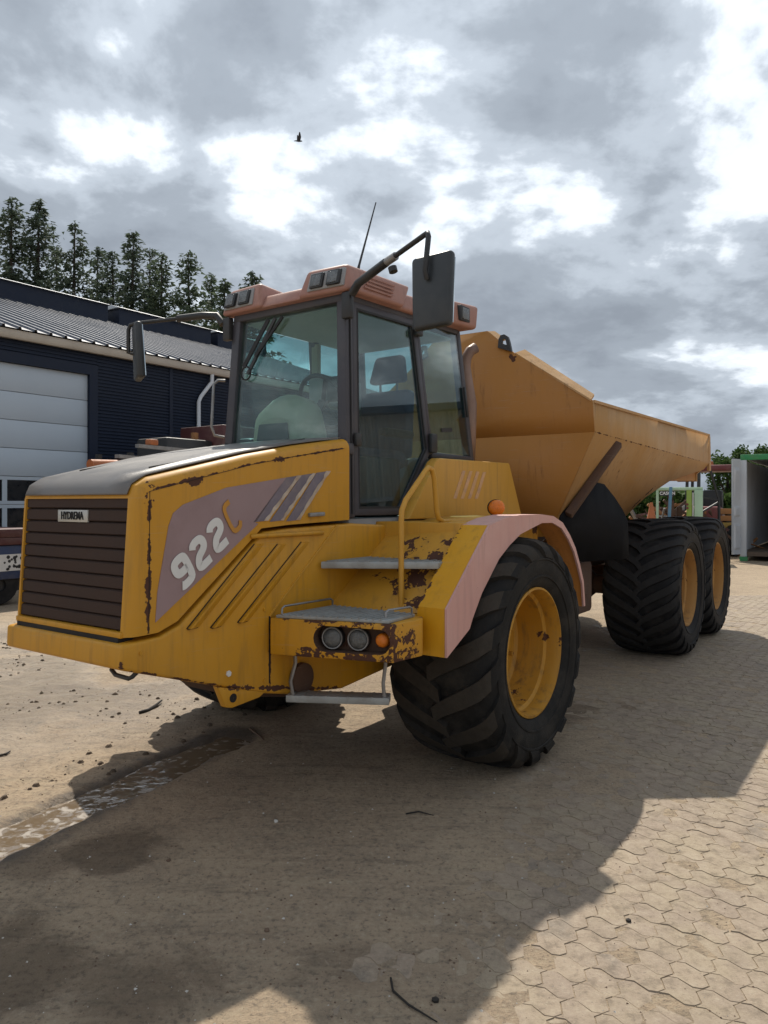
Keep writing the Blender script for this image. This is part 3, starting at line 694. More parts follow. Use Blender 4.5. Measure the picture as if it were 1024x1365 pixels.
for i, (px, py, d, rad, dn_, lab) in enumerate(TREES):
    conifer('spruce_tree', ((px - 512) / 1000 * d, d, 0), CAM_H + (670 - py) / 1000 * d, rad * 1.9, 11 + i, lab, dn_, i in (8, 9, 7, 10))
def broadleaf(name, loc, h, w, seed, label):
    rr = random.Random(seed); root = empty(name, loc)
    tk = MB().tube([(0, 0, 0), (.1, 0, h * .3), (0, .1, h * .55)], [.16, .13, .07], 8)
    for k in range(5):
        a = k * 1.3 + rr.random(); tk.tube([(.05, 0, h * .3), (math.cos(a) * w * .22, math.sin(a) * w * .22, h * .5), (math.cos(a) * w * .38, math.sin(a) * w * .38, h * .68)], [.07, .05, .02], 5)
    tk.build('trunk', 'bark', root)
    mb = MB()
    for k in range(34):
        a = rr.random() * 6.28; u = rr.random() * 2 - 1; q = math.sqrt(1 - u * u); rk = .72 + .28 * rr.random()
        c = Vector((math.cos(a) * q * w * .40 * rk, math.sin(a) * q * w * .40 * rk, h * .60 + u * h * .30 * rk)); cr = (.16 + .12 * rr.random()) * w * .8
        for i in range(110):
            d = Vector((rr.gauss(0, 1), rr.gauss(0, 1), rr.gauss(0, 1))).normalized() * cr * rr.random() ** .45
            p = c + d; t1 = Vector((rr.gauss(0, 1), rr.gauss(0, 1), rr.gauss(0, .7))).normalized(); t2 = t1.cross(Vector((rr.gauss(0, 1), rr.gauss(0, 1), rr.gauss(0, 1)))).normalized()
            s = .07 + .07 * rr.random()
            mb.add([p - t1 * s, p + t2 * s * .6, p + t1 * s, p - t2 * s * .6], [(0, 1, 2, 3)])
    mb.build('crown', 'leaves', root, smooth=0, recalc=False)
    return tag(root, label, 'tree')
broadleaf('leafy_tree', (.458 * 48, 48, 0), CAM_H + .097 * 48, 3.0, 5, 'round green leafy tree behind the tail of the dump body')
broadleaf('leafy_tree', (.500 * 56, 56, 0), CAM_H + .082 * 56, 2.6, 6, 'smaller leafy tree above the container roof')
broadleaf('leafy_tree', (.476 * 62, 62, 0), CAM_H + .066 * 62, 2.6, 8, 'low leafy tree between the round tree and the container')

# ---------------------------------------------------------------- open container on the right
CY = R(33.0); cont = empty('shipping_container', (.476 * 21.6, 21.6, 0), math.pi / 2 - CY)   # x runs to its back, y to its left (image left)
tag(cont, 'white open shipping container with green roof beam and door swung out', 'container')
CWD, CL, CZ0, CZ1 = 2.44, 11.5, .14, 3.02
def corr(x0, x1, z0, z1, y, dep, pitch=.28):
    mb = MB(); pr = []; x = x0
    while x < x1 - .01:
        for (f, d) in ((0, 0), (.30, 0), (.5, dep), (.8, dep)): 
            if x + f * pitch < x1: pr.append((x + f * pitch, y + d))
        x += pitch
    pr.append((x1, y)); mb.grid([[(a, c, z0) for a, c in pr], [(a, c, z1) for a, c in pr]]); return mb
corr(.1, CL, CZ0 + .12, CZ1 - .12, -.03, .045).build('side_wall', 'container_grey', cont, solid=.004, smooth=0)
corr(.1, CL, CZ0 + .12, CZ1 - .12, -CWD + .03, -.045).build('side_wall', 'container_grey', cont, solid=.004, smooth=0)
MB().box(0, CL, -CWD, 0, CZ1 - .06, CZ1 - .01).build('roof_panel', 'container_grey', cont)
MB().box(CL - .04, CL, -CWD + .05, -.05, CZ0 + .1, CZ1 - .1).build('end_wall', 'container_grey', cont)
MB().box(.02, CL, -CWD + .02, -.02, CZ0, CZ0 + .115).build('floor_deck', 'container_floor', cont)
MB().box(-.06, .09, -CWD - .01, .01, CZ1 - .13, CZ1 + .03).build('header_beam', 'container_green', cont, bevel=.01)
MB().box(-.07, .10, -.15, .015, CZ0 - .02, CZ1 - .132).build('corner_post', 'container_white', cont, bevel=.01)
MB().box(-.07, .10, -CWD - .015, -CWD + .15, CZ0 - .02, CZ1 - .132).build('corner_post', 'container_white', cont, bevel=.01)
MB().box(-.09, .10, -.17, .03, 0, CZ0 - .022).build('base_block', 'container_green', cont)
dr = empty('d', (0, 0, 0)); bpy.data.objects.remove(dr)
dmb = MB(); da = R(158); dvx, dvy = math.cos(da), math.sin(da)   # door leaf swung out towards the yard
def dpt(s, z, o=0): return (-.06 + dvx * s - dvy * o, .03 + dvy * s + dvx * o, z)
zs = [CZ0 + .05, CZ0 + .18, CZ0 + .25, 1.0, 1.08, 1.25, 1.33, 1.5, 1.58, 1.7, 2.5, 2.58, 2.68, CZ1 - .1]
rows = []
for i, z in enumerate(zs):
    o = 0.0 if i in (0, 1, 4, 5, 8, 9, 12, 13) else .035
    rows.append([dpt(0, z, 0), dpt(.06, z, 0), dpt(.09, z, o), dpt(.30, z, o), dpt(.33, z, 0), dpt(.38, z, 0)])
dmb.grid(rows)
dl_ = dmb.build('door_leaf', 'container_white', cont, solid=.05, smooth=0)

# ---------------------------------------------------------------- pale hall on the right of the yard (mirrored in the cab windows)
ph_ = empty('pale_hall', (24.0, 26.0, 0), R(-80)); tag(ph_, 'pale hall with vertical corrugated cladding, mirrored in the cab side windows', 'building')
def vclad(x0, x1, z0, z1):
    mb = MB(); pr = []; x = x0
    while x < x1:
        pr += [(x, 0), (x + .12, 0), (x + .16, -.06), (x + .28, -.06)]; x += .32
    mb.grid([[(a, c, z0) for a, c in pr], [(a, c, z1) for a, c in pr]]); return mb
for k in range(8): vclad(k * 3.2, k * 3.2 + 3.19, 3.6, 7.2).build('wall_sheet', 'gutter_pale', ph_, smooth=0)
for k in range(9): MB().box(k * 3.2 - .15, k * 3.2 + .15, .02, .3, 0, 7.1).build('post', 'container_grey', ph_)
MB().box(-.2, 25.9, -.12, .35, 3.42, 3.59).build('beam', 'container_white', ph_); MB().box(-.4, 26.1, -.5, 14, 7.21, 7.5).build('roof', 'hall_roof', ph_); MB().box(-.2, 25.9, 9.0, 9.3, 0, 7.2).build('back_wall', 'container_grey', ph_)
# ---------------------------------------------------------------- machines and clutter behind the truck
def spot(px, d): return Vector(((px - 512) / 1000 * d, d, 0))
# pale green steel cab frame
g = empty('machine_cab', spot(905, 21.0), R(-20)); tag(g, 'pale green machine cab frame with lime post behind the rear tyres', 'machine')
MB().box(-.58, .62, .0, 1.2, 2.02, 2.10).build('roof_frame', 'pale_green', g, bevel=.01)
MB().box(.40, .62, -.05, .08, .3, 2.018).build('post', 'pale_green', g, bevel=.015)
MB().box(-.60, -.53, 0, .06, .3, 2.018).build('post', 'pale_green', g); MB().box(.5, .6, 1.1, 1.2, .3, 2.018).build('post', 'pale_green', g)
MB().box(.20, .335, -.02, .09, .3, 2.018).build('post', 'lime_green', g, bevel=.01); MB().box(.352, .385, 0, .05, .6, 1.95).build('post', 'letter_white', g)
for z in (1.62, 1.52): MB().lathe([(.001, -.05), (.035, -.05), (.035, -.015)], (.22, 0, z), n=10).build('lamp', 'red_paint', g)
MB().box(-.55, .6, .25, 1.15, .3, 1.1).build('engine_box', 'black_plastic', g, bevel=.03)
MB().box(-.30, -.12, .1, .3, 1.1, 1.75).box(-.05, .1, .3, .55, 1.1, 1.55).build('seat', 'rusty_frame', g, bevel=.03)
MB().box(-.58, .62, -.06, 1.22, .18, .298).build('base_frame', 'rusty_frame', g)
for x in (-.5, .5):
    for y in (.1, 1.0): MB().lathe([(.05, -.1), (.25, -.1), (.27, 0), (.25, .1), (.05, .1)], (x, y, .27), n=16, closed=True).build('wheel', 'tyre_rear', g)
sg = MB().box(-.50, -.10, -.03, -.01, 1.86, 2.0).build('sign_board', 'black_plastic', g)
t = link('lettering', text_mesh('CASON', .12, .003, 'letter_white', bold=.004), sg, (-.30, -.034, 1.93)); t.rotation_euler = (R(90), 0, 0)
pp = MB().tube([(0, 0, 0), (.12, .02, 2.1)], .045, 8).build('leaning_pipe', 'pale_blue', None, spot(889, 20.6), smooth=60); tag(pp, 'light blue steel pipe leaning on the green machine', 'pipe')
cn = empty('traffic_cone', spot(868.5, 20)); tag(cn, 'orange traffic cone standing beside the green machine', 'traffic cone')
MB().lathe([(.17, .98), (.03, 1.68)], n=16, axis='z').build('cone', 'orange_paint', cn, smooth=60); MB().box(-.2, .2, -.2, .2, .945, .982).build('base', 'orange_paint', cn, bevel=.01)
st = empty('pallet_block', spot(868.5, 20) + Vector((0, 0, 0))); tag(st, 'dark wooden block under the traffic cone', 'block'); MB().box(-.5, .4, -.4, .4, 0, .943).build('timber', 'rusty_frame', st, bevel=.01)
# heap of scrap behind the green machine
rs_ = random.Random(21); mb = MB()
for i in range(150):
    a = rs_.random() * 6.283; q = Vector((rs_.gauss(0, .95), rs_.gauss(0, .5), .15 + 1.5 * rs_.random())); q.z *= max(.25, 1 - abs(q.x) / 3.2); l = .25 + .55 * rs_.random()
    d_ = Vector((math.cos(a), math.sin(a) * .5, rs_.gauss(0, .6))).normalized() * l
    mb.bar(q - d_, q + d_, .03 + .09 * rs_.random(), .02 + .06 * rs_.random(), (.1, .2, 1), m=rs_.choice((0, 0, 0, 1, 2, 3, 4)))
sh = mb.build('scrap_heap', ['rusty_frame', 'rust_beam', 'black_plastic', 'steel', 'dark_red'], None, spot(893, 24.0), smooth=0); tag(sh, 'heap of rusty and dark scrap metal behind the green machine', 'scrap', kind='stuff')
# red tractor
t = empty('red_tractor', spot(950, 25.5), R(-30)); tag(t, 'red roofed tractor with dark cab between dump body and container', 'tractor')
MB().box(-.85, .85, -.75, .75, 2.72, 2.92).build('cab_roof', 'red_paint', t, bevel=.05); MB().tube([(0, -.3, 2.92), (0, -.3, 3.06)], [.07, .05], 10).build('beacon', 'orange_paint', t)
for x in (-.75, .75):
    for y in (-.65, .65): MB().bar((x, y, 1.2), (x * .95, y * .95, 2.72), .09, .09, (0, 1, 0)).build('post', 'black_plastic', t)
MB().box(-.85, .85, -.8, .8, .7, 1.25).build('cab_body', 'dark_red', t, bevel=.05); MB().box(-.4, .4, -2.4, -.85, .7, 1.55).build('engine_hood', 'red_paint', t, bevel=.08)
MB().box(-.3, .3, -.1, .4, 1.25, 2.1).build('seat', 'black_plastic', t, bevel=.08)
for x in (-.95, .95):
    MB().lathe([(.3, -.22), (.75, -.22), (.8, -.1), (.8, .1), (.75, .22), (.3, .22)], (0, 0, 0), n=28, closed=True, axis='x').build('wheel', 'tyre_rear', t, (x, .35, .8))
    MB().lathe([(.2, -.15), (.45, -.15), (.5, 0), (.45, .15), (.2, .15)], (0, 0, 0), n=24, closed=True, axis='x').build('wheel', 'tyre_rear', t, (x * .85, -1.9, .5))
# loader boom frame leaning: dark rectangular frame
f = empty('mirror_frame', spot(944, 22.5), R(15)); tag(f, 'tall dark frame with hanging netting beside the green machine', 'frame')
mb = MB().bar((-.35, 0, 0), (-.32, 0, 2.75), .07, .07, (0, 1, 0)).bar((.05, 0, 2.75), (.38, 0, 1.75), .05, .05, (0, 1, 0)).bar((-.32, 0, 1.85), (.38, 0, 1.75), .05, .05, (0, 1, 0)).bar((-.3, 0, 1.35), (.4, 0, 1.7), .05, .05, (0, 1, 0)).bar((-.36, 0, 2.75), (.07, 0, 2.75), .05, .05, (0, 1, 0)).bar((.38, 0, 1.78), (.4, 0, 0), .06, .06, (0, 1, 0))
mb.build('bars', 'black_plastic', f)
# stacked beams
for i in range(7):
    p = spot(957, 23.5); c = MB().box(-.50, .50, -.09, .09, 0, .17)
    o = c.build('steel_beam', ('rust_beam', 'ochre_beam')[i % 3 == 1], None, (p.x + random.gauss(0, .05), p.y, .02 + i * .215), R(random.gauss(0, 3)), bevel=.01)
    tag(o, ['rusty steel beam at the very bottom of the beam stack', 'ochre beam near the bottom of the beam stack', 'rusty beam low in the beam stack', 'rusty beam in the middle of the beam stack', 'ochre beam in the upper half of the beam stack', 'rusty beam second from the top of the stack', 'bright rust beam topmost of the stack'][i], 'beam', 'beams stacked beside the container')
    for sx in (-.3, .3):
        q = MB().box(-.05, .05, -.1, .1, -.0425, -.0025); k = q.build('spacer', 'bark', o, (sx, 0, 0 if i else .0225))
# dark hedge far behind
rr = random.Random(9); mb = MB()
for i in range(20000):
    x = 4 + rr.random() * 34; y = 44 + rr.random() * 2.5; h = 2.3 + .5 * noise.noise((x * .5, 0, 0)); z = rr.random() ** .8 * h
    t1 = Vector((rr.gauss(0, 1), rr.gauss(0, 1), rr.gauss(0, 1))).normalized(); t2 = t1.cross(Vector((rr.gauss(0, 1), rr.gauss(0, 1), rr.gauss(0, 1)))).normalized(); s = .12 + .12 * rr.random(); p = Vector((x, y, z))
    mb.add([p - t1 * s, p + t2 * s * .7, p + t1 * s, p - t2 * s * .7], [(0, 1, 2, 3)])
o = mb.build('hedge', 'leaves', smooth=0, recalc=False); tag(o, 'low dark green hedge closing the yard far behind', 'hedge', kind='stuff')
# blue skip trailer in front of the white door
s_ = empty('skip_trailer', (-6.45, 12.3, 0), math.pi / 2 - BY); tag(s_, 'blue trailer with red rim parked before the white door', 'trailer')
MB().box(-2.2, .62, -.35, 1.3, .42, .98).build('body', 'blue_paint', s_, bevel=.03); MB().box(-2.23, .65, -.38, 1.33, .982, 1.10).build('lower_rim', 'dark_red', s_, bevel=.01); MB().box(-2.23, .65, -.38, 1.33, 1.104, 1.24).build('rim', 'dark_red', s_, bevel=.01)
MB().box(-2.0, .5, -.25, 1.2, .22, .418).build('chassis', 'black_plastic', s_)
pl = MB().box(-.05, .46, -.362, -.352, .56, .83).build('plate', 'white_speckle', s_)
rr = random.Random(2); mb = MB()
for i in range(26):
    mb.lathe([(.001, 0), (.012 + .022 * rr.random(), 0)], (-.02 + .45 * rr.random(), -.3635, .585 + .22 * rr.random()), n=7)
tag(mb.build('spots', 'black_plastic', pl, smooth=0), kind='stuff')
for x in (-1.6, 0.0):
    for y in (-.2, 1.15): MB().lathe([(.1, -.1), (.30, -.1), (.33, 0), (.30, .1), (.1, .1)], n=20, closed=True).build('wheel', 'tyre_rear', s_, (x, y, .33))
# implement with bars behind the hood
m_ = empty('field_implement', (-4.25, 13.2, .0), math.pi / 2 - BY + R(4)); tag(m_, 'folded farm implement with pale bars and orange roller behind the hood', 'implement')
MB().box(-.9, 1.6, -.5, .5, .5, .75).build('chassis', 'rusty_frame', m_)
for x in (-.6, 1.3):
    for y in (-.4, .4): MB().bar((x, y, .7), (x, y, 2.5), .08, .08, (0, 1, 0)).build('upright', 'black_plastic', m_)
    MB().lathe([(.1, -.1), (.40, -.1), (.43, 0), (.40, .1), (.1, .1)], n=20, closed=True).build('wheel', 'tyre_rear', m_, (x, -.62, .43)); MB().lathe([(.1, -.1), (.40, -.1), (.43, 0), (.40, .1), (.1, .1)], n=20, closed=True).build('wheel', 'tyre_rear', m_, (x, .62, .43))
MB().bar((-.5, -.45, 2.62), (1.5, -.4, 2.60), .09, .06).build('bar', 'steel', m_); MB().bar((-.95, -.5, 2.42), (.6, -.3, 2.40), .09, .06).build('bar', 'steel', m_)
MB().tube([(-1.5, -.55, 2.26), (-.8, -.55, 2.28)], .085, 10).build('roller', 'orange_paint', m_, smooth=60); MB().bar((-1.5, -.45, 2.15), (1.5, -.45, 2.18), .1, .08).build('bar', 'rusty_frame', m_)
MB().box(-.25, -.08, -.5, -.35, 2.65, 2.75).build('lamp', 'orange_paint', m_, bevel=.02)
for i in range(8): MB().bar((.1 + i * .17, -.5, 2.2), (.2 + i * .17, -.45, 2.55), .03, .03, (0, 1, 0)).build('tine', 'black_plastic', m_)
# dark red box trailer further along the wall
tr = empty('box_trailer', (-4.42, 16.45, 0), math.pi / 2 - BY); tag(tr, 'dark red box trailer parked along the navy wall', 'trailer')
MB().box(.35, 5.5, -.9, .5, .8, 3.36).build('box', 'dark_red', tr, bevel=.02); MB().box(-.9, .34, -.6, .4, 1.0, 3.02).build('front_unit', 'black_plastic', tr, bevel=.05)
MB().box(-.1, 5.3, -.6, .2, .55, .798).build('chassis', 'black_plastic', tr)
for x in (1.0, 4.2):
    for y in (-.8, .4): MB().lathe([(.1, -.12), (.44, -.12), (.47, 0), (.44, .12), (.1, .12)], n=20, closed=True).build('wheel', 'tyre_rear', tr, (x, y, .47))
MB().tube([(0, -.4, 3.02), (0, -.4, 3.18)], .08, 8).build('stack', 'rust_beam', tr)
# bird -------------------------------------------------------------------------
bd = empty('flying_bird', (-.114 * 45, 45, CAM_H + .482 * 45), R(25)); tag(bd, 'dark bird flying with raised wings under the clouds', 'bird')
bmb = MB().tube([(-.30, 0, -.06), (-.16, 0, -.02), (.02, 0, 0), (.14, 0, .02), (.20, 0, .04), (.25, 0, .03)], [.012, .035, .055, .045, .032, .006], 8)
bmb.build('body', 'bird_feather', bd, smooth=60)
for s in (-1, 1):
    wv = [(.10, s * .04, .02), (.12, s * .14, .20), (.04, s * .20, .44), (-.02, s * .20, .46), (-.06, s * .12, .22), (-.08, s * .04, .01)]
    MB().prism(wv, [(x, y + s * .008, z) for x, y, z in wv]).build('wing', 'bird_feather', bd)
# ---------------------------------------------------------------- the dump truck (local x forward, y left, z up; origin under the front axle)
OX, OY = 1.0 - 1.45 * LX, 4.74 - 1.45 * LY
truck = empty('dump_truck', (OX, OY, 0), math.atan2(FY, FX))
tag(truck, 'worn yellow six-wheeled articulated dump truck parked in the yard', 'dump truck')
PIV = (-1.0, 0, 0); RR = R(1.6)
T = truck
def mir(s, pts): return [(p[0], p[1] * s, p[2]) for p in pts]
def vs(u): return .50 + (2.37 - u) * .066
def ring(mb, outer, inner, off, m=0):
    n = len(outer); off = Vector(off)
    A = [Vector(p) for p in outer]; B = [Vector(p) for p in inner]
    pts = A + B + [p + off for p in A] + [p + off for p in B]; fs = []
    for i in range(n):
        j = (i + 1) % n
        fs += [(i, j, n + j, n + i), (2 * n + i, 3 * n + i, 3 * n + j, 2 * n + j), (i, 2 * n + i, 2 * n + j, j), (n + i, n + j, 3 * n + j, 3 * n + i)]
    return mb.add(pts, fs, m)
def disc(mb, c, ax, r, h, n=20, m=0, dome=0.0):   # short round lamp along ax
    c = Vector(c); ax = Vector(ax).normalized(); a = ax.orthogonal().normalized(); b2 = ax.cross(a)
    prof = [(r, 0), (r, h)] + ([(r * .8, h + dome * .6), (r * .45, h + dome * .92), (.001, h + dome)] if dome else [(.001, h)])
    vsx = [c + ax * q + (a * math.cos(6.2832 * k / n) + b2 * math.sin(6.2832 * k / n)) * p for p, q in prof for k in range(n)]
    fs = [(i * n + k, i * n + (k + 1) % n, (i + 1) * n + (k + 1) % n, (i + 1) * n + k) for i in range(len(prof) - 1) for k in range(n)]
    return mb.add(vsx, fs, m)

# ---- hood
hp = [(2.362, 1.055), (2.321, 1.690), (2.297, 1.752), (2.235, 1.790), (1.646, 1.927), (1.3, 1.992), (.93, 2.050), (.885, 2.056), (.885, 1.566), (1.37, 1.548), (1.575, 1.533), (2.10, 1.103), (2.205, 1.062)]
me = MB().prism([(u, vs(u), z) for u, z in hp], [(u, -vs(u), z) for u, z in hp]).mesh('hood', ['yellow_hood'], smooth=0)
bm = bmesh.new(); bm.from_mesh(me); bm.verts.ensure_lookup_table(); nh = len(hp)
es = [e for e in bm.edges if all(v.index % nh <= 7 for v in e.verts) and abs(e.verts[0].index - e.verts[1].index) == 1 and (e.verts[0].index < nh) == (e.verts[1].index < nh)]
bmesh.ops.bevel(bm, geom=es, offset=.060, segments=6, affect='EDGES', profile=.5)
fr = max((f for f in bm.faces if f.normal.x > .9), key=lambda f: f.calc_area())
bmesh.ops.inset_region(bm, faces=[fr], thickness=.006, depth=0); bmesh.ops.translate(bm, vec=(-.035, 0, 0), verts=fr.verts[:])
bm.to_mesh(me); bm.free(); me.shade_smooth(); me.set_sharp_from_angle(angle=R(32))
hood = link('hood', me, T)
# black non-slip top, running over the front edge
ch = [(.89, 2.058), (.93, 2.0535), (1.3, 1.996), (1.646, 1.931), (2.0, 1.850), (2.225, 1.796), (2.265, 1.779), (2.298, 1.756), (2.312, 1.728), (2.319, 1.712), (2.321, 1.704)]
def crown(v, u): return .012 * (1 - (v / vs(u)) ** 2)
rows = []
for (u, z) in ch:
    hw_ = vs(u) - .064; rows.append([(u + (.004 if u > 2.28 else 0), v_ * hw_, z + (.004 + crown(v_ * hw_, u) if u < 2.24 else .003)) for v_ in (-1, -.6, -.2, .2, .6, 1)])
MB().grid(rows).build('top_panel', 'hood_black', hood, solid=.006, smooth=50)
for s in (-1, 1): MB().bar((2.1, s * .30, 1.845), (1.0, s * .34, 2.060), .006, .006).build('seam', 'dark_gap', hood)
for s in (1, -1):
    sv = [(2.255, 1.065), (2.250, 1.722), (1.646, 1.869), (1.3, 1.934), (.93, 1.993)]
    for p, q in zip(sv, sv[1:]): MB().bar((p[0], s * (vs(p[0]) + .0005), p[1]), (q[0], s * (vs(q[0]) + .0005), q[1]), .0022, .003, (0, s, 0)).build('seam', 'dark_gap', hood)
# grille
def gu(z): return 2.362 - (z - 1.055) * .0646
gr = MB().hexa([(gu(1.062) - .033, -.443, 1.062), (gu(1.062) - .030, -.443, 1.062), (gu(1.062) - .030, .443, 1.062), (gu(1.062) - .033, .443, 1.062), (gu(1.682) - .033, -.443, 1.688), (gu(1.682) - .030, -.443, 1.688), (gu(1.682) - .030, .443, 1.688), (gu(1.682) - .033, .443, 1.688)]).build('grille', 'dark_gap', T)
nsl = 10
for i in range(nsl):
    z0 = 1.082 + i * .0622; u0 = gu(z0) - .012
    q = [(u0 - .004, z0), (u0 + .004, z0 + .005), (u0 + .001, z0 + .052), (u0 - .010, z0 + .0592), (u0 - .014, z0 + .0592), (u0 - .012, z0)]
    MB().prism([(a, .438, c) for a, c in q], [(a, -.438, c) for a, c in q]).build('slat', 'grille_brown', gr, smooth=25)
MB().box(gu(1.06) - .045, gu(1.06) + .010, -.455, .455, 1.050, 1.078).build('lower_trim', 'yellow_body', gr, bevel=.006)
bz = 1.604; bd_ = MB().box(gu(bz) - .012, gu(bz) - .002, -.135, .125, bz - .030, bz + .030).build('badge', 'badge_silver', gr, bevel=.002)
t = link('badge_letters', text_mesh('HYDREMA', .056, .0015, 'dark_gap', bold=.0006, sp=.98), bd_, (gu(bz) + .0005, -.005, bz)); t.rotation_euler = (R(90), 0, R(90)); t.scale = (.76, 1.0, 1)
# decal and number on both hood sides
for s in (1, -1):
    off = .0035
    def sp(u, z, o=off): return (u, s * (vs(u) + o), z)
    dec = [(2.222, 1.112), (2.211, 1.25), (2.15, 1.56), (2.125, 1.62), (2.07, 1.66), (1.81, 1.746), (1.40, 1.808), (1.62, 1.565), (1.60, 1.558)]
    MB().prism([sp(*p) for p in dec], [sp(p[0], p[1], .0005) for p in dec]).build('decal', 'decal', hood)
    for k, (a0, a1) in enumerate(((1.40, 1.30), (1.285, 1.185), (1.165, 1.065))):
        f = lambda u: 1.808 + (1.40 - u) * .14
        q = [(a0, f(a0)), (a1, f(a1)), (a1 + .245, 1.573), (a0 + .235, 1.567)]
        d_ = MB().prism([sp(*p) for p in q], [sp(p[0], p[1], .0005) for p in q]).build('decal_stripe', 'decal_dark', hood)
        rr = random.Random(k); L_ = []; R_ = []
        for i in range(15):
            tt_ = i / 14; uu = q[1][0] + (q[2][0] - q[1][0]) * tt_; zz_ = q[1][1] + (q[2][1] - q[1][1]) * tt_; w_ = .004 + .014 * rr.random()
            L_.append((uu + .004 + w_, zz_)); R_.append((uu - .004 - w_ * .6, zz_))
        pl_ = L_ + R_[::-1]; MB().prism([sp(p[0], p[1], .006) for p in pl_], [sp(p[0], p[1], .001) for p in pl_]).build('flaked_edge', 'decal_edge', hood)
    # numerals: rounded heavy strokes, laid along the sloping hood line
    nine = [(.02, .06), (.12, .0), (.50, .0), (.62, .12), (.62, .86), (.50, .98), (.16, .98), (.04, .86), (.04, .60), (.16, .48), (.56, .48)]
    two = [(.62, .0), (.06, .0), (.02, .18), (.16, .42), (.48, .52), (.60, .64), (.60, .84), (.48, .98), (.14, .98), (.03, .82)]
    cee = [(.60, .16), (.48, .0), (.16, .0), (.03, .14), (.03, .84), (.15, .98), (.48, .98)]
    e1 = Vector((-.775, .632)) if s > 0 else Vector((.775, .632)); e2 = Vector((.50, .87)).normalized() if s > 0 else Vector((-.50, .87)).normalized()
    org = Vector((2.075, 1.262)) if s > 0 else Vector((1.715, 1.60))
    if s < 0: e1 = Vector((.775, -.632)); e2 = Vector((.632, .775)).normalized()
    for k, (gl, mt, wd) in enumerate(((nine, 'letter_white', .31), (two, 'letter_white', .31), (two, 'letter_white', .31), (cee, 'letter_amber', .17))):
        sz = .158
        base = org + e1 * (.132 * k)
        for _ in range(2 if k < 3 else 1):   # round the corners
            q2 = [gl[0]]
            for p_, r_ in zip(gl, gl[1:]): q2 += [(p_[0] * .75 + r_[0] * .25, p_[1] * .75 + r_[1] * .25), (p_[0] * .25 + r_[0] * .75, p_[1] * .25 + r_[1] * .75)]
            gl = q2 + [gl[-1]]
        L_, R_ = stroke(gl, wd)
        mp_ = lambda q: (lambda r: sp(r.x, r.y, .008))(base + e1 * (q.x * sz * (.82 if k < 3 else .75)) + e2 * (q.y * sz * (.80 if k < 3 else .95)))
        mb = MB(); mb.grid([[mp_(q) for q in L_], [mp_(q) for q in R_]]); mb.build('numeral', mt, hood, solid=.003, smooth=0)
    MB().bar(sp(1.235, 1.60, .012), sp(1.115, 1.605, .012), .022, .022, (0, s, 0)).build('latch', 'steel', hood, bevel=.004)

# ---- lower body: bumper, side panels
lp = [(2.395, 1.028), (2.40, .918), (2.11, .825), (1.83, .735), (1.60, .66), (1.38, .61), (.95, .56), (.45, .62), (.30, .70), (.30, 1.515), (.86, 1.545), (1.37, 1.527), (1.565, 1.512), (2.085, 1.082), (2.195, 1.042)]
lower = MB().prism([(u, vs(u) + .004, z) for u, z in lp], [(u, -vs(u) - .004, z) for u, z in lp]).build('lower_body', 'yellow_body', T, bevel=.016, seg=3)
for s in (1, -1):
    def sp(u, z, o): return (u, s * (vs(u) + .004 + o), z)
    for (a, c) in (((2.045, 1.060), (1.625, 1.453)), ((1.905, 1.048), (1.462, 1.446)), ((1.735, 1.053), (1.285, 1.45))):
        w_ = .075
        A = [sp(a[0], a[1], -.002), sp(a[0], a[1], .022), sp(a[0] - .012, a[1] + .0, .022), sp(a[0] - w_, a[1], -.002)]
        B = [sp(c[0], c[1], -.002), sp(c[0] - .008, c[1] - .008, .010), sp(c[0] - .02, c[1] - .008, .009), sp(c[0] - w_, c[1], -.002)]
        lv = MB().prism(A, B).build('louver', 'yellow_body', lower, smooth=0)
        MB().prism([sp(a[0] + .003, a[1] - .004, .0005), sp(a[0] + .003, a[1] - .004, .013), sp(a[0] - w_ + .015, a[1] - .004, .0005)], [sp(a[0] + .001, a[1] - .0005, .0005), sp(a[0] + .001, a[1] - .0005, .015), sp(a[0] - w_ + .012, a[1] - .0005, .0005)]).build('louver_opening', 'dark_gap', lower, smooth=0)
        MB().bar(sp(a[0] + .008, a[1], .003), sp(c[0] + .006, c[1], .003), .004, .004, (0, s, 0)).build('louver_slot', 'dark_gap', lower)
    MB().tube([sp(1.645, 1.49, -.004), sp(1.63, 1.493, .008), sp(1.13, 1.497, .008), sp(1.115, 1.495, -.004)], .013, 8).build('ridge', 'yellow_body', lower, smooth=60)
    MB().bar(sp(1.525, 1.06, .001), sp(.998, 1.54, .001), .008, .012, (0, s, 0)).build('panel_seam', 'yellow_panel', lower)
    MB().bar(sp(1.525, 1.06, .0), sp(1.525, .70, .0), .006, .006, (0, s, 0)).build('panel_seam', 'dark_gap', lower)
    # tow eye plate and side marker cover
    te = [(1.87, .745), (1.56, .66), (1.60, .64), (1.78, .622), (1.82, .632)]
    if s > 0: MB().prism([(u, s * (vs(u) + .012), z) for u, z in te], [(u, s * (vs(u) - .03), z) for u, z in te]).build('tow_eye', 'yellow_body', T, bevel=.004)
    if s > 0: mb = MB(); disc(mb, (1.775, s * (vs(1.77) + .006), .672), (0, s, 0), .023, .008, 14); mb.build('pin_hole', 'dark_gap', T)
    mb = MB(); disc(mb, (1.30, s * .575, .69), (0, s, 0), .085, .03, 20, dome=.01); mb.build('round_cover', 'rusty_frame', T, smooth=50)
mb = MB(); disc(mb, (1.80, vs(1.8) + .004, .80), (0, 1, 0), .016, .008, 6); mb.build('bolt', 'letter_white', T)
for (u, z) in ((2.30, .98), (1.25, .68), (1.56, 1.10), (1.56, .72)):
    mb = MB(); disc(mb, (u, vs(u) + .004, z), (0, 1, 0), .010, .006, 6); mb.build('bolt', 'yellow_body', T)
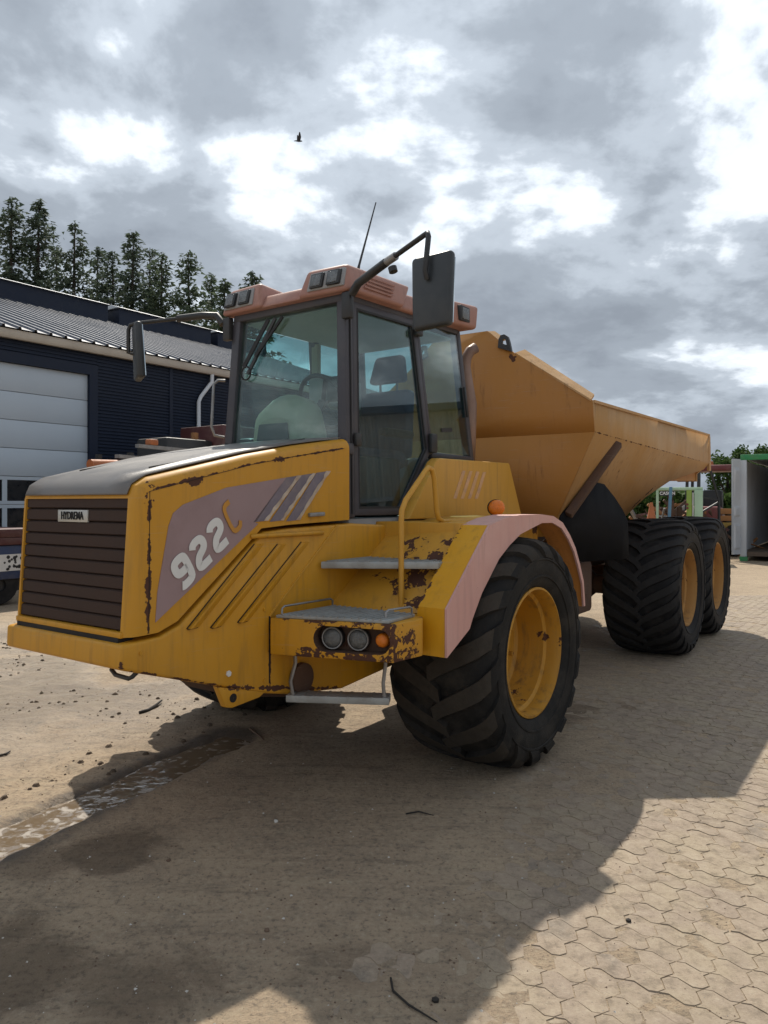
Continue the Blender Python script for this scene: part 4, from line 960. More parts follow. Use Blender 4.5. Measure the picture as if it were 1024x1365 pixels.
MB().tube([(2.28, .47, .895), (2.31, .46, .868), (2.315, .44, .858), (2.315, .34, .862), (2.31, .30, .880), (2.28, .29, .905)], .011, 8).build('tow_hook', 'black_plastic', T, smooth=60)
MB().hexa([(1.0, -.24, .46), (1.45, -.24, .56), (1.45, .24, .56), (1.0, .24, .46), (1.0, -.24, .8), (1.75, -.24, .8), (1.75, .24, .8), (1.0, .24, .8)]).box(.3, .998, -.26, .26, .46, .62).build('belly_guard', 'rusty_frame', T, bevel=.04)
MB().box(2.29, 2.372, -.44, .44, 1.022, 1.052).build('grille_gap', 'dark_gap', T)

# ---- access platforms, steps, slopes and fenders on both sides
for s in (1, -1):
    S = lambda pts: mir(s, pts)
    ptop = [(1.545, .585), (1.34, 1.245), (1.10, 1.265), (1.02, 1.215), (1.02, .585)]
    plat = MB().prism(S([(u, v, .86) for u, v in ptop]), S([(u, v, 1.055) for u, v in ptop])).build('platform', 'yellow_platform', T, bevel=.008, seg=2)
    tp = [(1.525, .61), (1.335, 1.215), (1.06, 1.19), (1.06, .61)]
    MB().prism(S([(u, v, 1.056) for u, v in tp]), S([(u, v, 1.072) for u, v in tp])).build('tread_plate', 'galvanised', plat, bevel=.003)
    e = (Vector((1.34, 1.245)) - Vector((1.545, .585))); el = e.length; e.normalize(); n2 = Vector((-e.y, e.x)) * -1   # front face direction and outward normal
    if n2.x < 0: n2 = -n2
    for i in range(15):
        f = (i + .5) / 15; a0 = Vector((1.520, .63)).lerp(Vector((1.345, 1.19)), f)
        MB().bar((a0.x, s * a0.y, 1.075), (1.075, s * a0.y, 1.075), .008, .008).build('tread_bar', 'galvanised', plat)
    fp = lambda t_, z, o=0.0: (1.545 + e.x * el * t_ + n2.x * o, s * (.585 + e.y * el * t_ + n2.y * o), z)
    fdir = (n2.x, s * n2.y, 0)
    # stadium shaped opening cut into the box, lamps standing inside it
    rec = []
    for k in range(11): a = math.pi / 2 + math.pi * k / 10; rec.append(fp(.46 + .095 * math.cos(a), .962 + .068 * math.sin(a), .02))
    for k in range(11): a = -math.pi / 2 + math.pi * k / 10; rec.append(fp(.895 + .080 * math.cos(a), .962 + .064 * math.sin(a), .02))
    cut = MB().prism(rec, [(p[0] - fdir[0] * .115, p[1] - fdir[1] * .115, p[2]) for p in rec]).build('cutter', 'rusty_frame', T, smooth=0)
    md = plat.modifiers.new('b', 'BOOLEAN'); md.object = cut; md.operation = 'DIFFERENCE'; md.solver = 'EXACT'; md.material_mode = 'TRANSFER'
    bpy.context.view_layer.update(); dg = bpy.context.evaluated_depsgraph_get()
    nm_ = bpy.data.meshes.new_from_object(plat.evaluated_get(dg)); plat.modifiers.clear(); plat.data = nm_; bpy.data.objects.remove(cut)
    for t_ in (.49, .70):
        mb = MB(); disc(mb, fp(t_, .960, -.085), fdir, .060, .035, 24); hl = mb.build('headlight', 'black_plastic', plat, smooth=40)
        mb = MB(); disc(mb, fp(t_, .960, -.052), fdir, .052, .004, 24, dome=.016); mb.build('lens', 'lamp_lens', hl, smooth=60)
        mb = MB(); c_ = Vector(fp(t_, .960, -.048)); tx = Vector((e.x, s * e.y, 0)); rg = [c_ + tx * .055 * math.cos(6.2832 * k / 24) + Vector((0, 0, .055 * math.sin(6.2832 * k / 24))) for k in range(24)]
        mb.tube(rg, .005, 6, closed=True); mb.build('trim_ring', 'steel', hl, smooth=60)
    mb = MB(); disc(mb, fp(.895, .964, -.085), fdir, .036, .045, 20, dome=.016); mb.build('turn_lamp', 'amber_lens', plat, smooth=60)
    for (a, c) in (((1.50, .63), (1.08, .63)), ((1.30, 1.17), (1.09, 1.19))):
        MB().tube(S([(a[0], a[1], 1.06), (a[0], a[1], 1.105), (a[0] - .02, a[1], 1.115), (c[0] + .02, c[1], 1.115), (c[0], c[1], 1.105), (c[0], c[1], 1.06)]), .006, 6).build('toe_rail', 'steel', plat, smooth=60)
    # hanging bottom step
    hs = S([(1.44, .60, .585), (1.16, 1.09, .585), (1.06, 1.03, .585), (1.33, .55, .585)])
    step = MB().prism(hs, [(p[0], p[1], p[2] + .038) for p in hs]).build('step', 'galvanised', T, bevel=.004)
    for i in range(9):
        f = (i + .5) / 9; a0 = Vector(hs[0]).lerp(Vector(hs[1]), f); a1 = Vector(hs[3]).lerp(Vector(hs[2]), f)
        MB().bar((a0.x, a0.y, .621), (a1.x, a1.y, .621), .012, .008).build('tread_bar', 'galvanised', step)
    MB().tube(S([(1.405, .625, .61), (1.425, .622, .70), (1.405, .640, .80), (1.41, .64, .865)]), .011, 6).build('strap', 'steel', step, smooth=60)
    MB().tube(S([(1.155, 1.055, .61), (1.165, 1.055, .70), (1.15, 1.06, .80), (1.155, 1.06, .865)]), .011, 6).build('strap', 'steel', step, smooth=60)
    # sloping panel between platform and cab
    a = S([(1.075, .575, 1.05), (.90, 1.19, 1.05), (.15, 1.19, 1.05), (.15, .575, 1.05)]); c = S([(.43, .575, 1.545), (.50, 1.19, 1.545), (.15, 1.19, 1.545), (.15, .575, 1.545)])
    MB().prism(a, c).build('sloping_panel', 'yellow_slope', T, bevel=.006)
    MB().prism(S([(1.02, .60, .86), (1.02, 1.19, .86), (.78, 1.19, .86), (.78, .60, .86)]), S([(1.018, .60, 1.049), (1.018, 1.19, 1.049), (.78, 1.19, 1.049), (.78, .60, 1.049)])).build('step_support', 'yellow_body', T)
    us = S([(1.16, .61, 1.293), (.80, 1.175, 1.293), (.56, 1.175, 1.293), (.72, .61, 1.293)])
    up = MB().prism(us, [(p[0], p[1], 1.332) for p in us]).build('step', 'galvanised', T, bevel=.004)
    for i in range(11):
        f = (i + .5) / 11; a0 = Vector(us[0]).lerp(Vector(us[1]), f); a1 = Vector(us[3]).lerp(Vector(us[2]), f)
        MB().bar((a0.x - .01, a0.y, 1.334), (a1.x, a1.y, 1.334), .010, .008).build('tread_bar', 'galvanised', up)
    # fender band and hanging flange
    fo = [(.999, .843), (.999, 1.103), (.76, 1.322), (.521, 1.538), (.33, 1.575), (.126, 1.592), (-.211, 1.592), (-.40, 1.578), (-.56, 1.53), (-.69, 1.44), (-.795, 1.343), (-.88, 1.22), (-.955, 1.084), (-.985, .90)]
    fi = [(.755, .965), (.72, 1.02), (.611, 1.153), (.40, 1.335), (.26, 1.41), (.11, 1.472), (-.21, 1.535), (-.385, 1.533), (-.54, 1.492), (-.665, 1.408), (-.768, 1.315), (-.85, 1.20), (-.925, 1.07), (-.955, .90)]
    ft = [(u - .02 * (1 if i < 3 else 0), z - (.025 if 3 <= i <= 7 else .012)) for i, (u, z) in enumerate(fo)]
    V0, V1 = 1.165, 1.338
    mb = MB(); n = len(fo)
    outer0 = [(u, s * V0, z) for u, z in fo]; outer1 = [(u, s * V1, z) for u, z in fo]
    inn = []
    cen = Vector((0, .75))
    for (u, z) in fo:
        d_ = (Vector((u, z)) - cen).normalized(); inn.append((u - d_.x * .022, z - d_.y * .022))
    in0 = [(u, s * V0, z) for u, z in inn]; in1 = [(u, s * V1, z) for u, z in inn]
    mb.grid([outer0, outer1]); mb.m[-(n - 1):] = [0 if i < 3 else 1 for i in range(n - 1)]
    k0 = len(mb.f); mb.grid([in0, in1], m=2); mb.grid([outer0, in0], m=0); mb.grid([outer1, in1], m=0)
    mb.add([outer0[0], outer1[0], in1[0], in0[0]], [(0, 1, 2, 3)], 0); mb.add([outer0[-1], outer1[-1], in1[-1], in0[-1]], [(0, 1, 2, 3)], 1)
    fen = mb.build('fender', ['yellow_fender', 'pink_fender', 'orange_fender'], T, smooth=30)
    fl0 = [(u, s * (V1 + .002), z) for u, z in fo]; fl1 = [(u, s * (V1 + .002), z) for u, z in fi]
    mb = MB(); mb.grid([fl0, fl1]); mb.grid([[(p[0], s * (V1 + .016), p[2]) for p in fl0], [(p[0], s * (V1 + .016), p[2]) for p in fl1]])
    mb.grid([fl1, [(p[0], s * (V1 + .016), p[2]) for p in fl1]]); mb.grid([fl0, [(p[0], s * (V1 + .016), p[2]) for p in fl0]])
    mb.add([fl0[0], fl1[0], (fl1[0][0], s * (V1 + .016), fl1[0][2]), (fl0[0][0], s * (V1 + .016), fl0[0][2])], [(0, 1, 2, 3)])
    mb.build('flange', 'pink_fender', fen, smooth=30)
    ii0 = [(u, s * .80, z - .015) for u, z in fo[3:10]]; ii1 = [(u, s * V0, z - .015) for u, z in fo[3:10]]
    MB().grid([ii0, ii1]).build('inner_arch', 'yellow_body', fen, solid=.01, smooth=30)
    # panel behind the cab door
    rp = [(.30, 1.552), (.02, 1.965), (-.06, 1.995), (-1.13, 1.995), (-1.36, 1.552)]
    if s > 0: rp = [(.335, 1.560), (.0, 1.955), (-.05, 1.982), (-1.13, 1.992), (-1.365, 1.552)]
    pan = MB().prism([(u, s * .66, z) for u, z in rp], [(u, s * .580, z) for u, z in rp]).build('tank_cover', 'yellow_panel', T, bevel=.012)
    for i in range(4):
        u0 = -.36 - i * .105
        MB().prism([(u0 - .0, s * .6635, 1.905), (u0 - .045, s * .6635, 1.905), (u0 + .085, s * .6635, 1.70), (u0 + .13, s * .6635, 1.70)], [(u0 - .0, s * .660, 1.905), (u0 - .045, s * .660, 1.905), (u0 + .085, s * .660, 1.70), (u0 + .13, s * .660, 1.70)]).build('decal_stripe', 'decal_faint', pan)
    MB().box(-1.12, -.76, min(s * .30, s * .579), max(s * .30, s * .579), 1.56, 1.97).build('tank', 'yellow_panel', T, bevel=.01)
    mb = MB(); disc(mb, (-.86, s * .661, 1.66), (0, s, 0), .016, .012, 10); mb.build('cap', 'dark_gap', pan)
    MB().box(-.55, .55, min(s * .34, s * 1.17), max(s * .34, s * 1.17), 1.40, 1.549).build('deck', 'yellow_slope', T, bevel=.006)
    mb = MB(); disc(mb, (-.20, s * 1.02, 1.635), (.75, s * .66, 0), .054, .028, 22, dome=.016)
    bk = mb.build('turn_lamp', 'amber_lens', T, smooth=60); mb = MB(); disc(mb, (-.20, s * 1.02, 1.635), (-.75, -s * .66, 0), .058, .02, 20); mb.build('housing', 'black_plastic', bk); MB().box(-.225, -.19, s * 1.01 - .012, s * 1.01 + .012, 1.545, 1.60).build('bracket', 'black_plastic', bk)
    # handrail
    hr = [(.915, 1.0, 1.06), (.915, 1.0, 1.56), (.91, 1.0, 1.625), (.87, 1.0, 1.685), (.66, 1.0, 1.862), (.63, 1.0, 1.88), (.59, 1.0, 1.87), (.565, 1.0, 1.82), (.535, 1.0, 1.62), (.515, 1.0, 1.575), (.47, 1.0, 1.555), (.32, 1.0, 1.553)]
    MB().tube(S(hr), .016, 10).build('handrail', 'yellow_panel', T, smooth=60)

# ---- cab
def cv(z): return .572 - .072 * (z - 1.58) / 1.37
A_, B_, C_, D_, E_, G_, K_ = (.833, 1.575), (.765, 2.960), (.008, 2.980), (-.12, 2.012), (-.71, 2.005), (-.58, 2.990), (.337, 1.575)
def c3(p, s, o=0): return (p[0], s * (cv(p[1]) + o), p[1])
mb = MB()
for s in (1, -1):
    for (p, q, w_) in ((A_, B_, .080), (C_, D_, .05), (E_, G_, .055), (B_, C_, .06), (C_, G_, .06), (D_, E_, .045)):
        mb.bar(c3(p, s, -.035), c3(q, s, -.035), w_, .075, (0, 1, 0))
    if s < 0: mb.bar(c3(A_, s, -.035), c3((-.11, 1.575), s, -.035), .06, .075, (0, 1, 0)); mb.bar(c3(D_, s, -.035), c3((-.11, 1.575), s, -.035), .05, .075, (0, 1, 0))
mb.bar((.765, -.495, 2.955), (.765, .495, 2.955), .09, .07); mb.bar((.828, -.57, 2.00), (.828, .57, 2.00), .07, .07)
mb.bar((-.58, -.495, 2.985), (-.58, .495, 2.985), .06, .06); mb.bar((-.71, -.55, 2.0), (-.71, .55, 2.0), .06, .06)
cab = mb.build('cab', 'cab_frame', T, bevel=.012, seg=2)
mb = MB().box(-.70, .83, -.55, .55, 1.46, 1.572)            # floor
mb.box(.78, .825, -.525, .525, 1.573, 1.965)                 # bulkhead behind the hood
mb.box(-.74, -.70, -.55, .55, 1.573, 1.97)
mb.box(-.70, -.13, .51, .55, 1.573, 1.98); mb.box(-.70, -.13, -.55, -.51, 1.573, 1.98)
mb.build('cab_tub', 'interior_grey', cab, bevel=.01)
def pane(name, pts, off, mat, parent):
    return MB().prism(pts, [tuple(Vector(p) + Vector(off)) for p in pts]).build(name, mat, parent, smooth=0)
wz0, wz1 = 2.03, 2.92
pane('windshield', [(.828, -.50, wz0), (.828, .50, wz0), (.777, .435, wz1), (.777, -.435, wz1)], (-.005, 0, 0), 'cab_glass', cab)
pane('rear_window', [(-.705, -.50, 2.03), (-.705, .50, 2.03), (-.586, .445, 2.95), (-.586, -.445, 2.95)], (.005, 0, 0), 'cab_glass', cab)
for s in (1, -1):
    q = [(-.145, 2.035), (-.682, 2.035), (-.562, 2.950), (-.022, 2.950)]
    pane('quarter_window', [c3(p, s, -.006) for p in q], (0, -s * .005, 0), 'cab_glass_side', cab)
q = [(.792, 1.61), (.728, 2.92), (.028, 2.92), (-.090, 1.61)]
pane('side_window', [c3(p, -1, -.006) for p in q], (0, .005, 0), 'cab_glass_side', cab)
mb = MB(); ring(mb, [(.833, -.52, wz0 - .03), (.833, .52, wz0 - .03), (.781, .450, wz1 + .02), (.781, -.450, wz1 + .02)], [(.832, -.50, wz0), (.832, .50, wz0), (.780, .435, wz1), (.780, -.435, wz1)], (-.01, 0, 0)); mb.build('window_seal', 'rubber_seal', cab)
# left door
do_ = [(.800, 1.590), (.736, 2.935), (.020, 2.952), (-.102, 2.025), (.328, 1.590)]; di_ = [(.745, 1.645), (.684, 2.885), (.070, 2.900), (-.040, 2.048), (.302, 1.645)]
mb = MB(); ring(mb, [c3(p, 1, .004) for p in do_], [c3(p, 1, .004) for p in di_], (0, -.035, 0)); dor = mb.build('door', 'cab_frame', T, bevel=.006)
pane('door_glass', [c3(p, 1, -.012) for p in di_], (0, -.005, 0), 'cab_glass_side', dor)
d2 = [(.758, 1.632), (.697, 2.898), (.058, 2.913), (-.054, 2.050), (.296, 1.632)]
mb = MB(); ring(mb, [c3(p, 1, .0055) for p in d2], [c3(p, 1, .0055) for p in di_], (0, -.012, 0)); mb.build('door_seal', 'rubber_seal', dor)
for (u, z) in ((-.090, 2.10), (.036, 2.87)): MB().box(u - .055, u + .02, cv(z) + .006, cv(z) + .04, z - .075 if z < 2.5 else z - .03, z + .06 if z < 2.5 else z + .02).build('hinge', 'black_plastic', dor, bevel=.008)
MB().box(.742, .790, cv(2.0) + .004, cv(2.0) + .034, 2.02, 2.10).build('handle', 'black_plastic', dor, bevel=.006)
MB().tube([c3((.768, 2.92), 1, .006), c3((.828, 1.60), 1, .006)], .006, 6).build('drip_seam', 'rubber_seal', dor)
for (u0, z0, u1, z1) in ((-.615, 2.56, -.645, 2.33),): MB().bar(c3((u0, z0), 1, .012), c3((u1, z1), 1, .012), .022, .016, (0, 1, 0)).build('window_latch', 'black_plastic', cab, bevel=.005)
MB().bar(c3((-.27, 2.20), 1, -.001), c3((-.42, 2.215), 1, -.001), .030, .006, (0, 1, 0)).build('sticker', 'black_plastic', cab)
# right hand grab rail in front of the cab
MB().tube([(.80, -.59, 2.53), (.84, -.62, 2.53), (.87, -.63, 2.50), (.89, -.63, 2.20), (.87, -.62, 2.14), (.81, -.59, 2.13)], .010, 8).build('grab_rail', 'steel', cab, smooth=60)
# interior
seat = MB().box(-.26, .26, -.25, .25, 1.92, 2.06).build('seat', 'seat_fabric', T, bevel=.05, seg=3)
MB().hexa([(-.34, -.25, 2.0), (-.22, -.25, 2.0), (-.22, .25, 2.0), (-.34, .25, 2.0), (-.42, -.22, 2.54), (-.30, -.22, 2.54), (-.30, .22, 2.54), (-.42, .22, 2.54)]).build('backrest', 'seat_fabric', seat, bevel=.04, seg=3)
MB().hexa([(-.40, -.17, 2.60), (-.30, -.17, 2.60), (-.30, .17, 2.60), (-.40, .17, 2.60), (-.42, -.13, 2.82), (-.34, -.13, 2.82), (-.34, .13, 2.82), (-.42, .13, 2.82)]).build('headrest', 'seat_fabric', seat, bevel=.035, seg=3)
for v in (-.08, .08): MB().tube([(-.36, v, 2.50), (-.355, v, 2.63)], .010, 6).build('headrest_post', 'steel', seat)
MB().box(-.2, .2, -.2, .2, 1.573, 1.90).build('pedestal', 'black_plastic', seat, bevel=.03)
for s in (-1, 1): MB().box(-.2, .15, s * .31 - .04, s * .31 + .04, 2.14, 2.20).build('armrest', 'black_plastic', seat, bevel=.02)
rows = []
for (u, hw_, zt) in ((.785, .19, 2.24), (.75, .225, 2.34), (.66, .24, 2.41), (.56, .23, 2.40), (.48, .19, 2.28)):
    rows.append([(u, -.12 - hw_ - .03, 1.97)] + [(u, -.12 + hw_ * math.cos(a), 1.97 + (zt - 1.97) * (.62 + .38 * math.sin(a))) for a in [math.pi * (1 - k / 10) for k in range(11)]] + [(u, -.12 + hw_ + .03, 1.97)])
dash = MB().grid(rows).add(rows[0], [tuple(range(13))]).add(rows[-1], [tuple(range(13))]).build('dashboard', 'dash_tan', T, smooth=50)
MB().hexa([(.788, -.30, 1.99), (.798, -.30, 1.99), (.798, .03, 1.99), (.788, .03, 1.99), (.788, -.26, 2.20), (.798, -.26, 2.20), (.798, -.0, 2.20), (.788, -.0, 2.20)]).build('instrument_hood', 'black_plastic', dash, bevel=.02)
MB().box(.40, .77, -.52, -.37, 1.58, 2.12).build('side_console', 'black_plastic', dash, bevel=.03)
sw = MB().tube([(.50 + .09 * math.cos(a), .06 + .19 * math.sin(a), 2.36 + .17 * math.cos(a)) for a in [6.2832 * k / 32 for k in range(32)]], .016, 8, closed=True).build('steering_wheel', 'black_plastic', T, smooth=60)
for a in (.5, 2.6, 4.2): MB().bar((.50, .06, 2.36), (.50 + .09 * math.cos(a), .06 + .19 * math.sin(a), 2.36 + .17 * math.cos(a)), .03, .015).build('spoke', 'black_plastic', sw)
MB().tube([(.50, .06, 2.36), (.64, .0, 2.08)], .035, 8).build('column', 'black_plastic', sw)
mon = MB().box(.22, .28, -.10, .10, 2.40, 2.58).build('monitor', 'black_plastic', T, bevel=.015); MB().tube([(.25, -.09, 2.42), (.36, -.46, 2.1)], .015, 6).build('stalk', 'black_plastic', mon)
MB().box(-.02, .02, -.47, -.41, 2.0, 2.9).build('inner_post', 'dash_tan', cab); MB().box(-.45, .05, -.48, -.34, 2.42, 2.66).build('control_box', 'interior_grey', cab, bevel=.02)
for (u, v) in ((.05, -.36), (.12, -.34), (.18, -.37)): lv_ = MB().tube([(u, v, 2.10), (u + .03, v, 2.27)], .008, 6).tube([(u + .03, v, 2.27), (u + .034, v, 2.30)], .018, 8).build('lever', 'black_plastic', T)
MB().box(-.62, -.16, .30, .49, 1.573, 2.00).build('side_box', 'interior_grey', T, bevel=.03)
MB().box(.10, .50, .26, .44, 1.573, 1.98).build('tool_box', 'black_plastic', T, bevel=.03)
MB().box(-.54, .72, -.46, .46, 2.915, 2.93).build('headliner', 'headliner', cab)
# wipers
wp = MB().bar((.800, -.10, 2.90), (.820, -.34, 2.55), .022, .014, (1, 0, 0)).build('wiper', 'black_plastic', T); MB().bar((.804, -.16, 2.90), (.820, -.38, 2.60), .03, .01, (1, 0, 0)).build('wiper_blade', 'rubber_seal', wp)
MB().bar((.804, -.03, 2.90), (.818, -.27, 2.66), .02, .012, (1, 0, 0)).build('wiper_blade', 'rubber_seal', wp)
MB().tube([(.824, -.355 + .045 * math.sin(a), 2.555 + .045 * math.cos(a)) for a in [6.2832 * k / 20 for k in range(20)]], .006, 6, closed=True).build('hose_loop', 'rubber_seal', wp)
# roof
mb = MB()
mb.hexa([(.845, -.535, 2.965), (.845, .535, 2.965), (-.60, .555, 2.995), (-.60, -.555, 2.995), (.74, -.50, 3.085), (.74, .50, 3.085), (-.56, .51, 3.150), (-.56, -.51, 3.150)])
mb.hexa([(.862, -.30, 2.967), (.862, .22, 2.967), (.45, .22, 2.97), (.45, -.30, 2.97), (.80, -.30, 3.062), (.80, .22, 3.062), (.45, .22, 3.11), (.45, -.30, 3.11)])
for s in (1, -1):
    a = mir(s, [(.880, .155, 2.968), (.862, .572, 2.968), (.26, .578, 2.980), (.26, .28, 2.98)]); c = mir(s, [(.832, .205, 3.152), (.815, .525, 3.150), (.10, .520, 3.172), (.10, .34, 3.172)])
    mb.hexa(a + c)
    a = mir(s, [(-.36, .38, 2.995), (-.36, .585, 2.995), (-.655, .625, 2.995), (-.655, .38, 2.995)]); c = mir(s, [(-.26, .38, 3.172), (-.26, .55, 3.172), (-.695, .62, 3.185), (-.695, .38, 3.185)])
    mb.hexa(a + c)
roof = mb.build('cab_roof', 'roof_paint', T, bevel=.030, seg=4)
for s in (1, -1):
    hs_ = MB().hexa(mir(s, [(.879, .245, 3.000), (.868, .535, 3.000), (.83, .535, 3.0), (.83, .245, 3.0), (.848, .255, 3.120), (.838, .522, 3.120), (.80, .522, 3.12), (.80, .255, 3.12)])).build('light_recess', 'interior_grey', roof, bevel=.006)
    for v in (.325, .460):
        mb = MB().hexa(mir(s, [(.892, v - .050, 3.012), (.888, v + .050, 3.012), (.85, v + .05, 3.012), (.85, v - .05, 3.012), (.866, v - .050, 3.108), (.862, v + .050, 3.108), (.83, v + .05, 3.108), (.83, v - .05, 3.108)]))
        wl = mb.build('work_light', 'black_plastic', roof, bevel=.006)
        MB().hexa(mir(s, [(.895, v - .038, 3.022), (.891, v + .038, 3.022), (.87, v + .038, 3.022), (.87, v - .038, 3.022), (.875, v - .038, 3.098), (.871, v + .038, 3.098), (.85, v + .038, 3.098), (.85, v - .038, 3.098)])).build('work_light_lens', 'lamp_lens', roof, bevel=.004)
    wl = MB().box(-.565, -.425, min(s * .56, s * .612), max(s * .56, s * .612), 3.030, 3.145).build('work_light', 'black_plastic', roof, bevel=.008)
    MB().box(-.545, -.445, min(s * .60, s * .618), max(s * .60, s * .618), 3.045, 3.130).build('work_light_lens', 'lamp_lens', roof, bevel=.004)
    for k in range(4):
        z = 3.020 + k * .028; MB().bar((.70 - k * .03, s * (.571 - k * .0076), z), (.40 - k * .02, s * (.572 - k * .0076), z + .006), .010, .008, (0, 1, 0)).build('vent_rib', 'roof_paint', roof)
MB().tube([(.63, .46, 3.14), (.61, .46, 3.20), (.43, .46, 3.66)], [.014, .008, .004], 6).build('antenna', 'black_plastic', roof, smooth=60)
# mirrors
ml = MB().hexa([(1.00, 1.165, 2.595), (1.06, 1.165, 2.595), (1.05, 1.395, 2.605), (.99, 1.395, 2.605), (.985, 1.150, 2.995), (1.045, 1.150, 2.995), (1.035, 1.40, 3.005), (.975, 1.40, 3.005)]).build('mirror', 'mirror_shell', T, bevel=.024, seg=3)
MB().hexa([(.985, 1.18, 2.62), (.992, 1.18, 2.62), (.982, 1.38, 2.63), (.976, 1.38, 2.63), (.968, 1.17, 2.97), (.978, 1.17, 2.97), (.968, 1.385, 2.98), (.960, 1.385, 2.98)]).build('mirror_glass', 'mirror_glass', ml)
MB().tube([(.84, .58, 2.94), (.85, .64, 2.995), (.92, .90, 3.055)], .026, 8).build('arm_base', 'black_plastic', ml, smooth=60)
MB().tube([(.915, .88, 3.051), (.94, .98, 3.070)], .024, 8).build('arm_sleeve', 'steel', ml, smooth=60)
MB().tube([(.94, .97, 3.068), (1.02, 1.22, 3.112), (1.035, 1.255, 3.115), (1.05, 1.27, 3.09), (1.075, 1.265, 2.90), (1.055, 1.265, 2.86)], .015, 8).build('arm', 'black_plastic', ml, smooth=60)
MB().box(.800, .845, .500, .570, 2.80, 2.965).build('bracket', 'black_plastic', ml, bevel=.01)
mb = MB(); disc(mb, (.94, .955, 3.01), (0, .3, -1), .026, .03, 12); mb.build('knob', 'black_plastic', ml, smooth=40)
mrc = Vector((1.085, -1.175, 2.755)); ma = R(-30); mx_, my_ = Vector((math.cos(ma), math.sin(ma), 0)), Vector((-math.sin(ma), math.cos(ma), 0))
def mr(a, b_, z): q = mrc + mx_ * a + my_ * b_; return (q.x, q.y, mrc.z + z)
mrr = MB().hexa([mr(-.03, -.115, -.20), mr(.03, -.115, -.20), mr(.03, .115, -.20), mr(-.03, .115, -.20), mr(-.005, -.12, .20), mr(.045, -.12, .20), mr(.045, .12, .20), mr(-.005, .12, .20)]).build('mirror', 'mirror_shell', T, bevel=.022, seg=3)
MB().hexa([mr(-.036, -.10, -.18), mr(-.03, -.10, -.18), mr(-.03, .10, -.18), mr(-.036, .10, -.18), mr(-.011, -.105, .18), mr(-.005, -.105, .18), mr(-.005, .105, .18), mr(-.011, .105, .18)]).build('mirror_glass', 'mirror_glass', mrr)
MB().tube([(.83, -.58, 2.92), (.84, -.63, 2.985), (.88, -.74, 2.995), (.95, -.92, 2.985)], .026, 8).build('arm_base', 'black_plastic', mrr, smooth=60)
MB().tube([(.945, -.90, 2.985), (1.09, -1.20, 2.965), (1.11, -1.25, 2.955), (1.115, -1.265, 2.92), (1.115, -1.265, 2.755), (1.09, -1.23, 2.745), (1.06, -1.19, 2.745)], .014, 8).build('arm', 'black_plastic', mrr, smooth=60)
MB().box(.800, .845, -.570, -.500, 2.80, 2.96).build('bracket', 'black_plastic', mrr, bevel=.01)
# exhaust behind the cab
MB().tube([(-.80, .47, 2.00), (-.80, .475, 2.30), (-.80, .480, 2.45), (-.80, .455, 2.62), (-.80, .435, 2.75), (-.805, .44, 2.82), (-.83, .46, 2.88), (-.87, .49, 2.91)], [.045, .050, .050, .042, .040, .040, .040, .040], 14, caps=False).build('exhaust', 'exhaust_metal', T, solid=.004, smooth=60)

# ---- wheels
def tyre_mesh(name, side, mat, nl, lugw, lugh, sweep, curve, cover=1.28):
    mb = MB(); RC = .705
    prof = [(.405, -.285), (.42, -.315), (.455, -.338), (.53, -.357), (.60, -.352), (.648, -.335), (.682, -.300), (.698, -.20), (RC, -.08), (RC, .08), (.698, .20), (.682, .300), (.648, .335), (.60, .352), (.53, .357), (.455, .338), (.42, .315), (.405, .285)]
    mb.lathe(prof, n=72)
    # raised rings on the sidewalls
    for sg in (1, -1):
        mb.lathe([(.475, sg * .340), (.480, sg * .352), (.490, sg * .353), (.496, sg * .345)], n=72); mb.lathe([(.585, sg * .350), (.590, sg * .360), (.600, sg * .359), (.604, sg * .348)], n=72)
    cs = [(0, RC + .002, 0, 1), (.10, RC, 0.02, 1), (.20, .698, .05, 1), (.28, .688, .15, .98), (.320, .668, .45, .9), (.345, .635, .85, .5), (.356, .60, .98, .2)]
    def surf(sv):   # sv 0..1 -> (lateral, radius, normal lateral, normal radial)
        x = sv * (len(cs) - 1); i = min(int(x), len(cs) - 2); f = x - i; return [cs[i][k] * (1 - f) + cs[i + 1][k] * f for k in range(4)]
    NS = 10
    for sg in (1, -1):
        for j in range(nl):
            th0 = 6.28318 * (j + (.5 if sg < 0 else 0)) / nl; rows = []
            for i in range(NS):
                t = i / (NS - 1); sv = -.06 + t * 1.04
                lat, r, nl_, nr_ = surf(max(sv, 0)); lat = lat if sv >= 0 else sv * .6
                th = th0 - sweep * (t ** curve) * 6.28318 / nl
                hw_ = lugw * (.80 + .35 * t) * 3.14159 / nl; h = lugh * (1 if t < .75 else 1 - (t - .75) * 2.9)
                pts = []
                for (a, up) in ((-1.0, 0), (-.82, 1), (.82, 1), (1.0, 0)):
                    hh = (h if up else -.012); rad = r + nr_ * hh; la = sg * (lat + nl_ * hh); an = th + a * hw_
                    pts.append((rad * math.sin(an), la, rad * math.cos(an)))
                rows.append(pts)
            mb.grid(rows); mb.m[-(NS - 1) * 3 + 1::3] = [1 if i_ < 7 else 0 for i_ in range(NS - 1)]; mb.add(rows[0], [(0, 1, 2, 3)]); mb.add(rows[-1], [(0, 1, 2, 3)])
    if side < 0: mb.v = [(x, -y, z) for x, y, z in mb.v]
    return mb.mesh(name, [mat, 'tyre_worn' if mat == 'tyre_front' else 'tyre_worn_rear'], smooth=40)
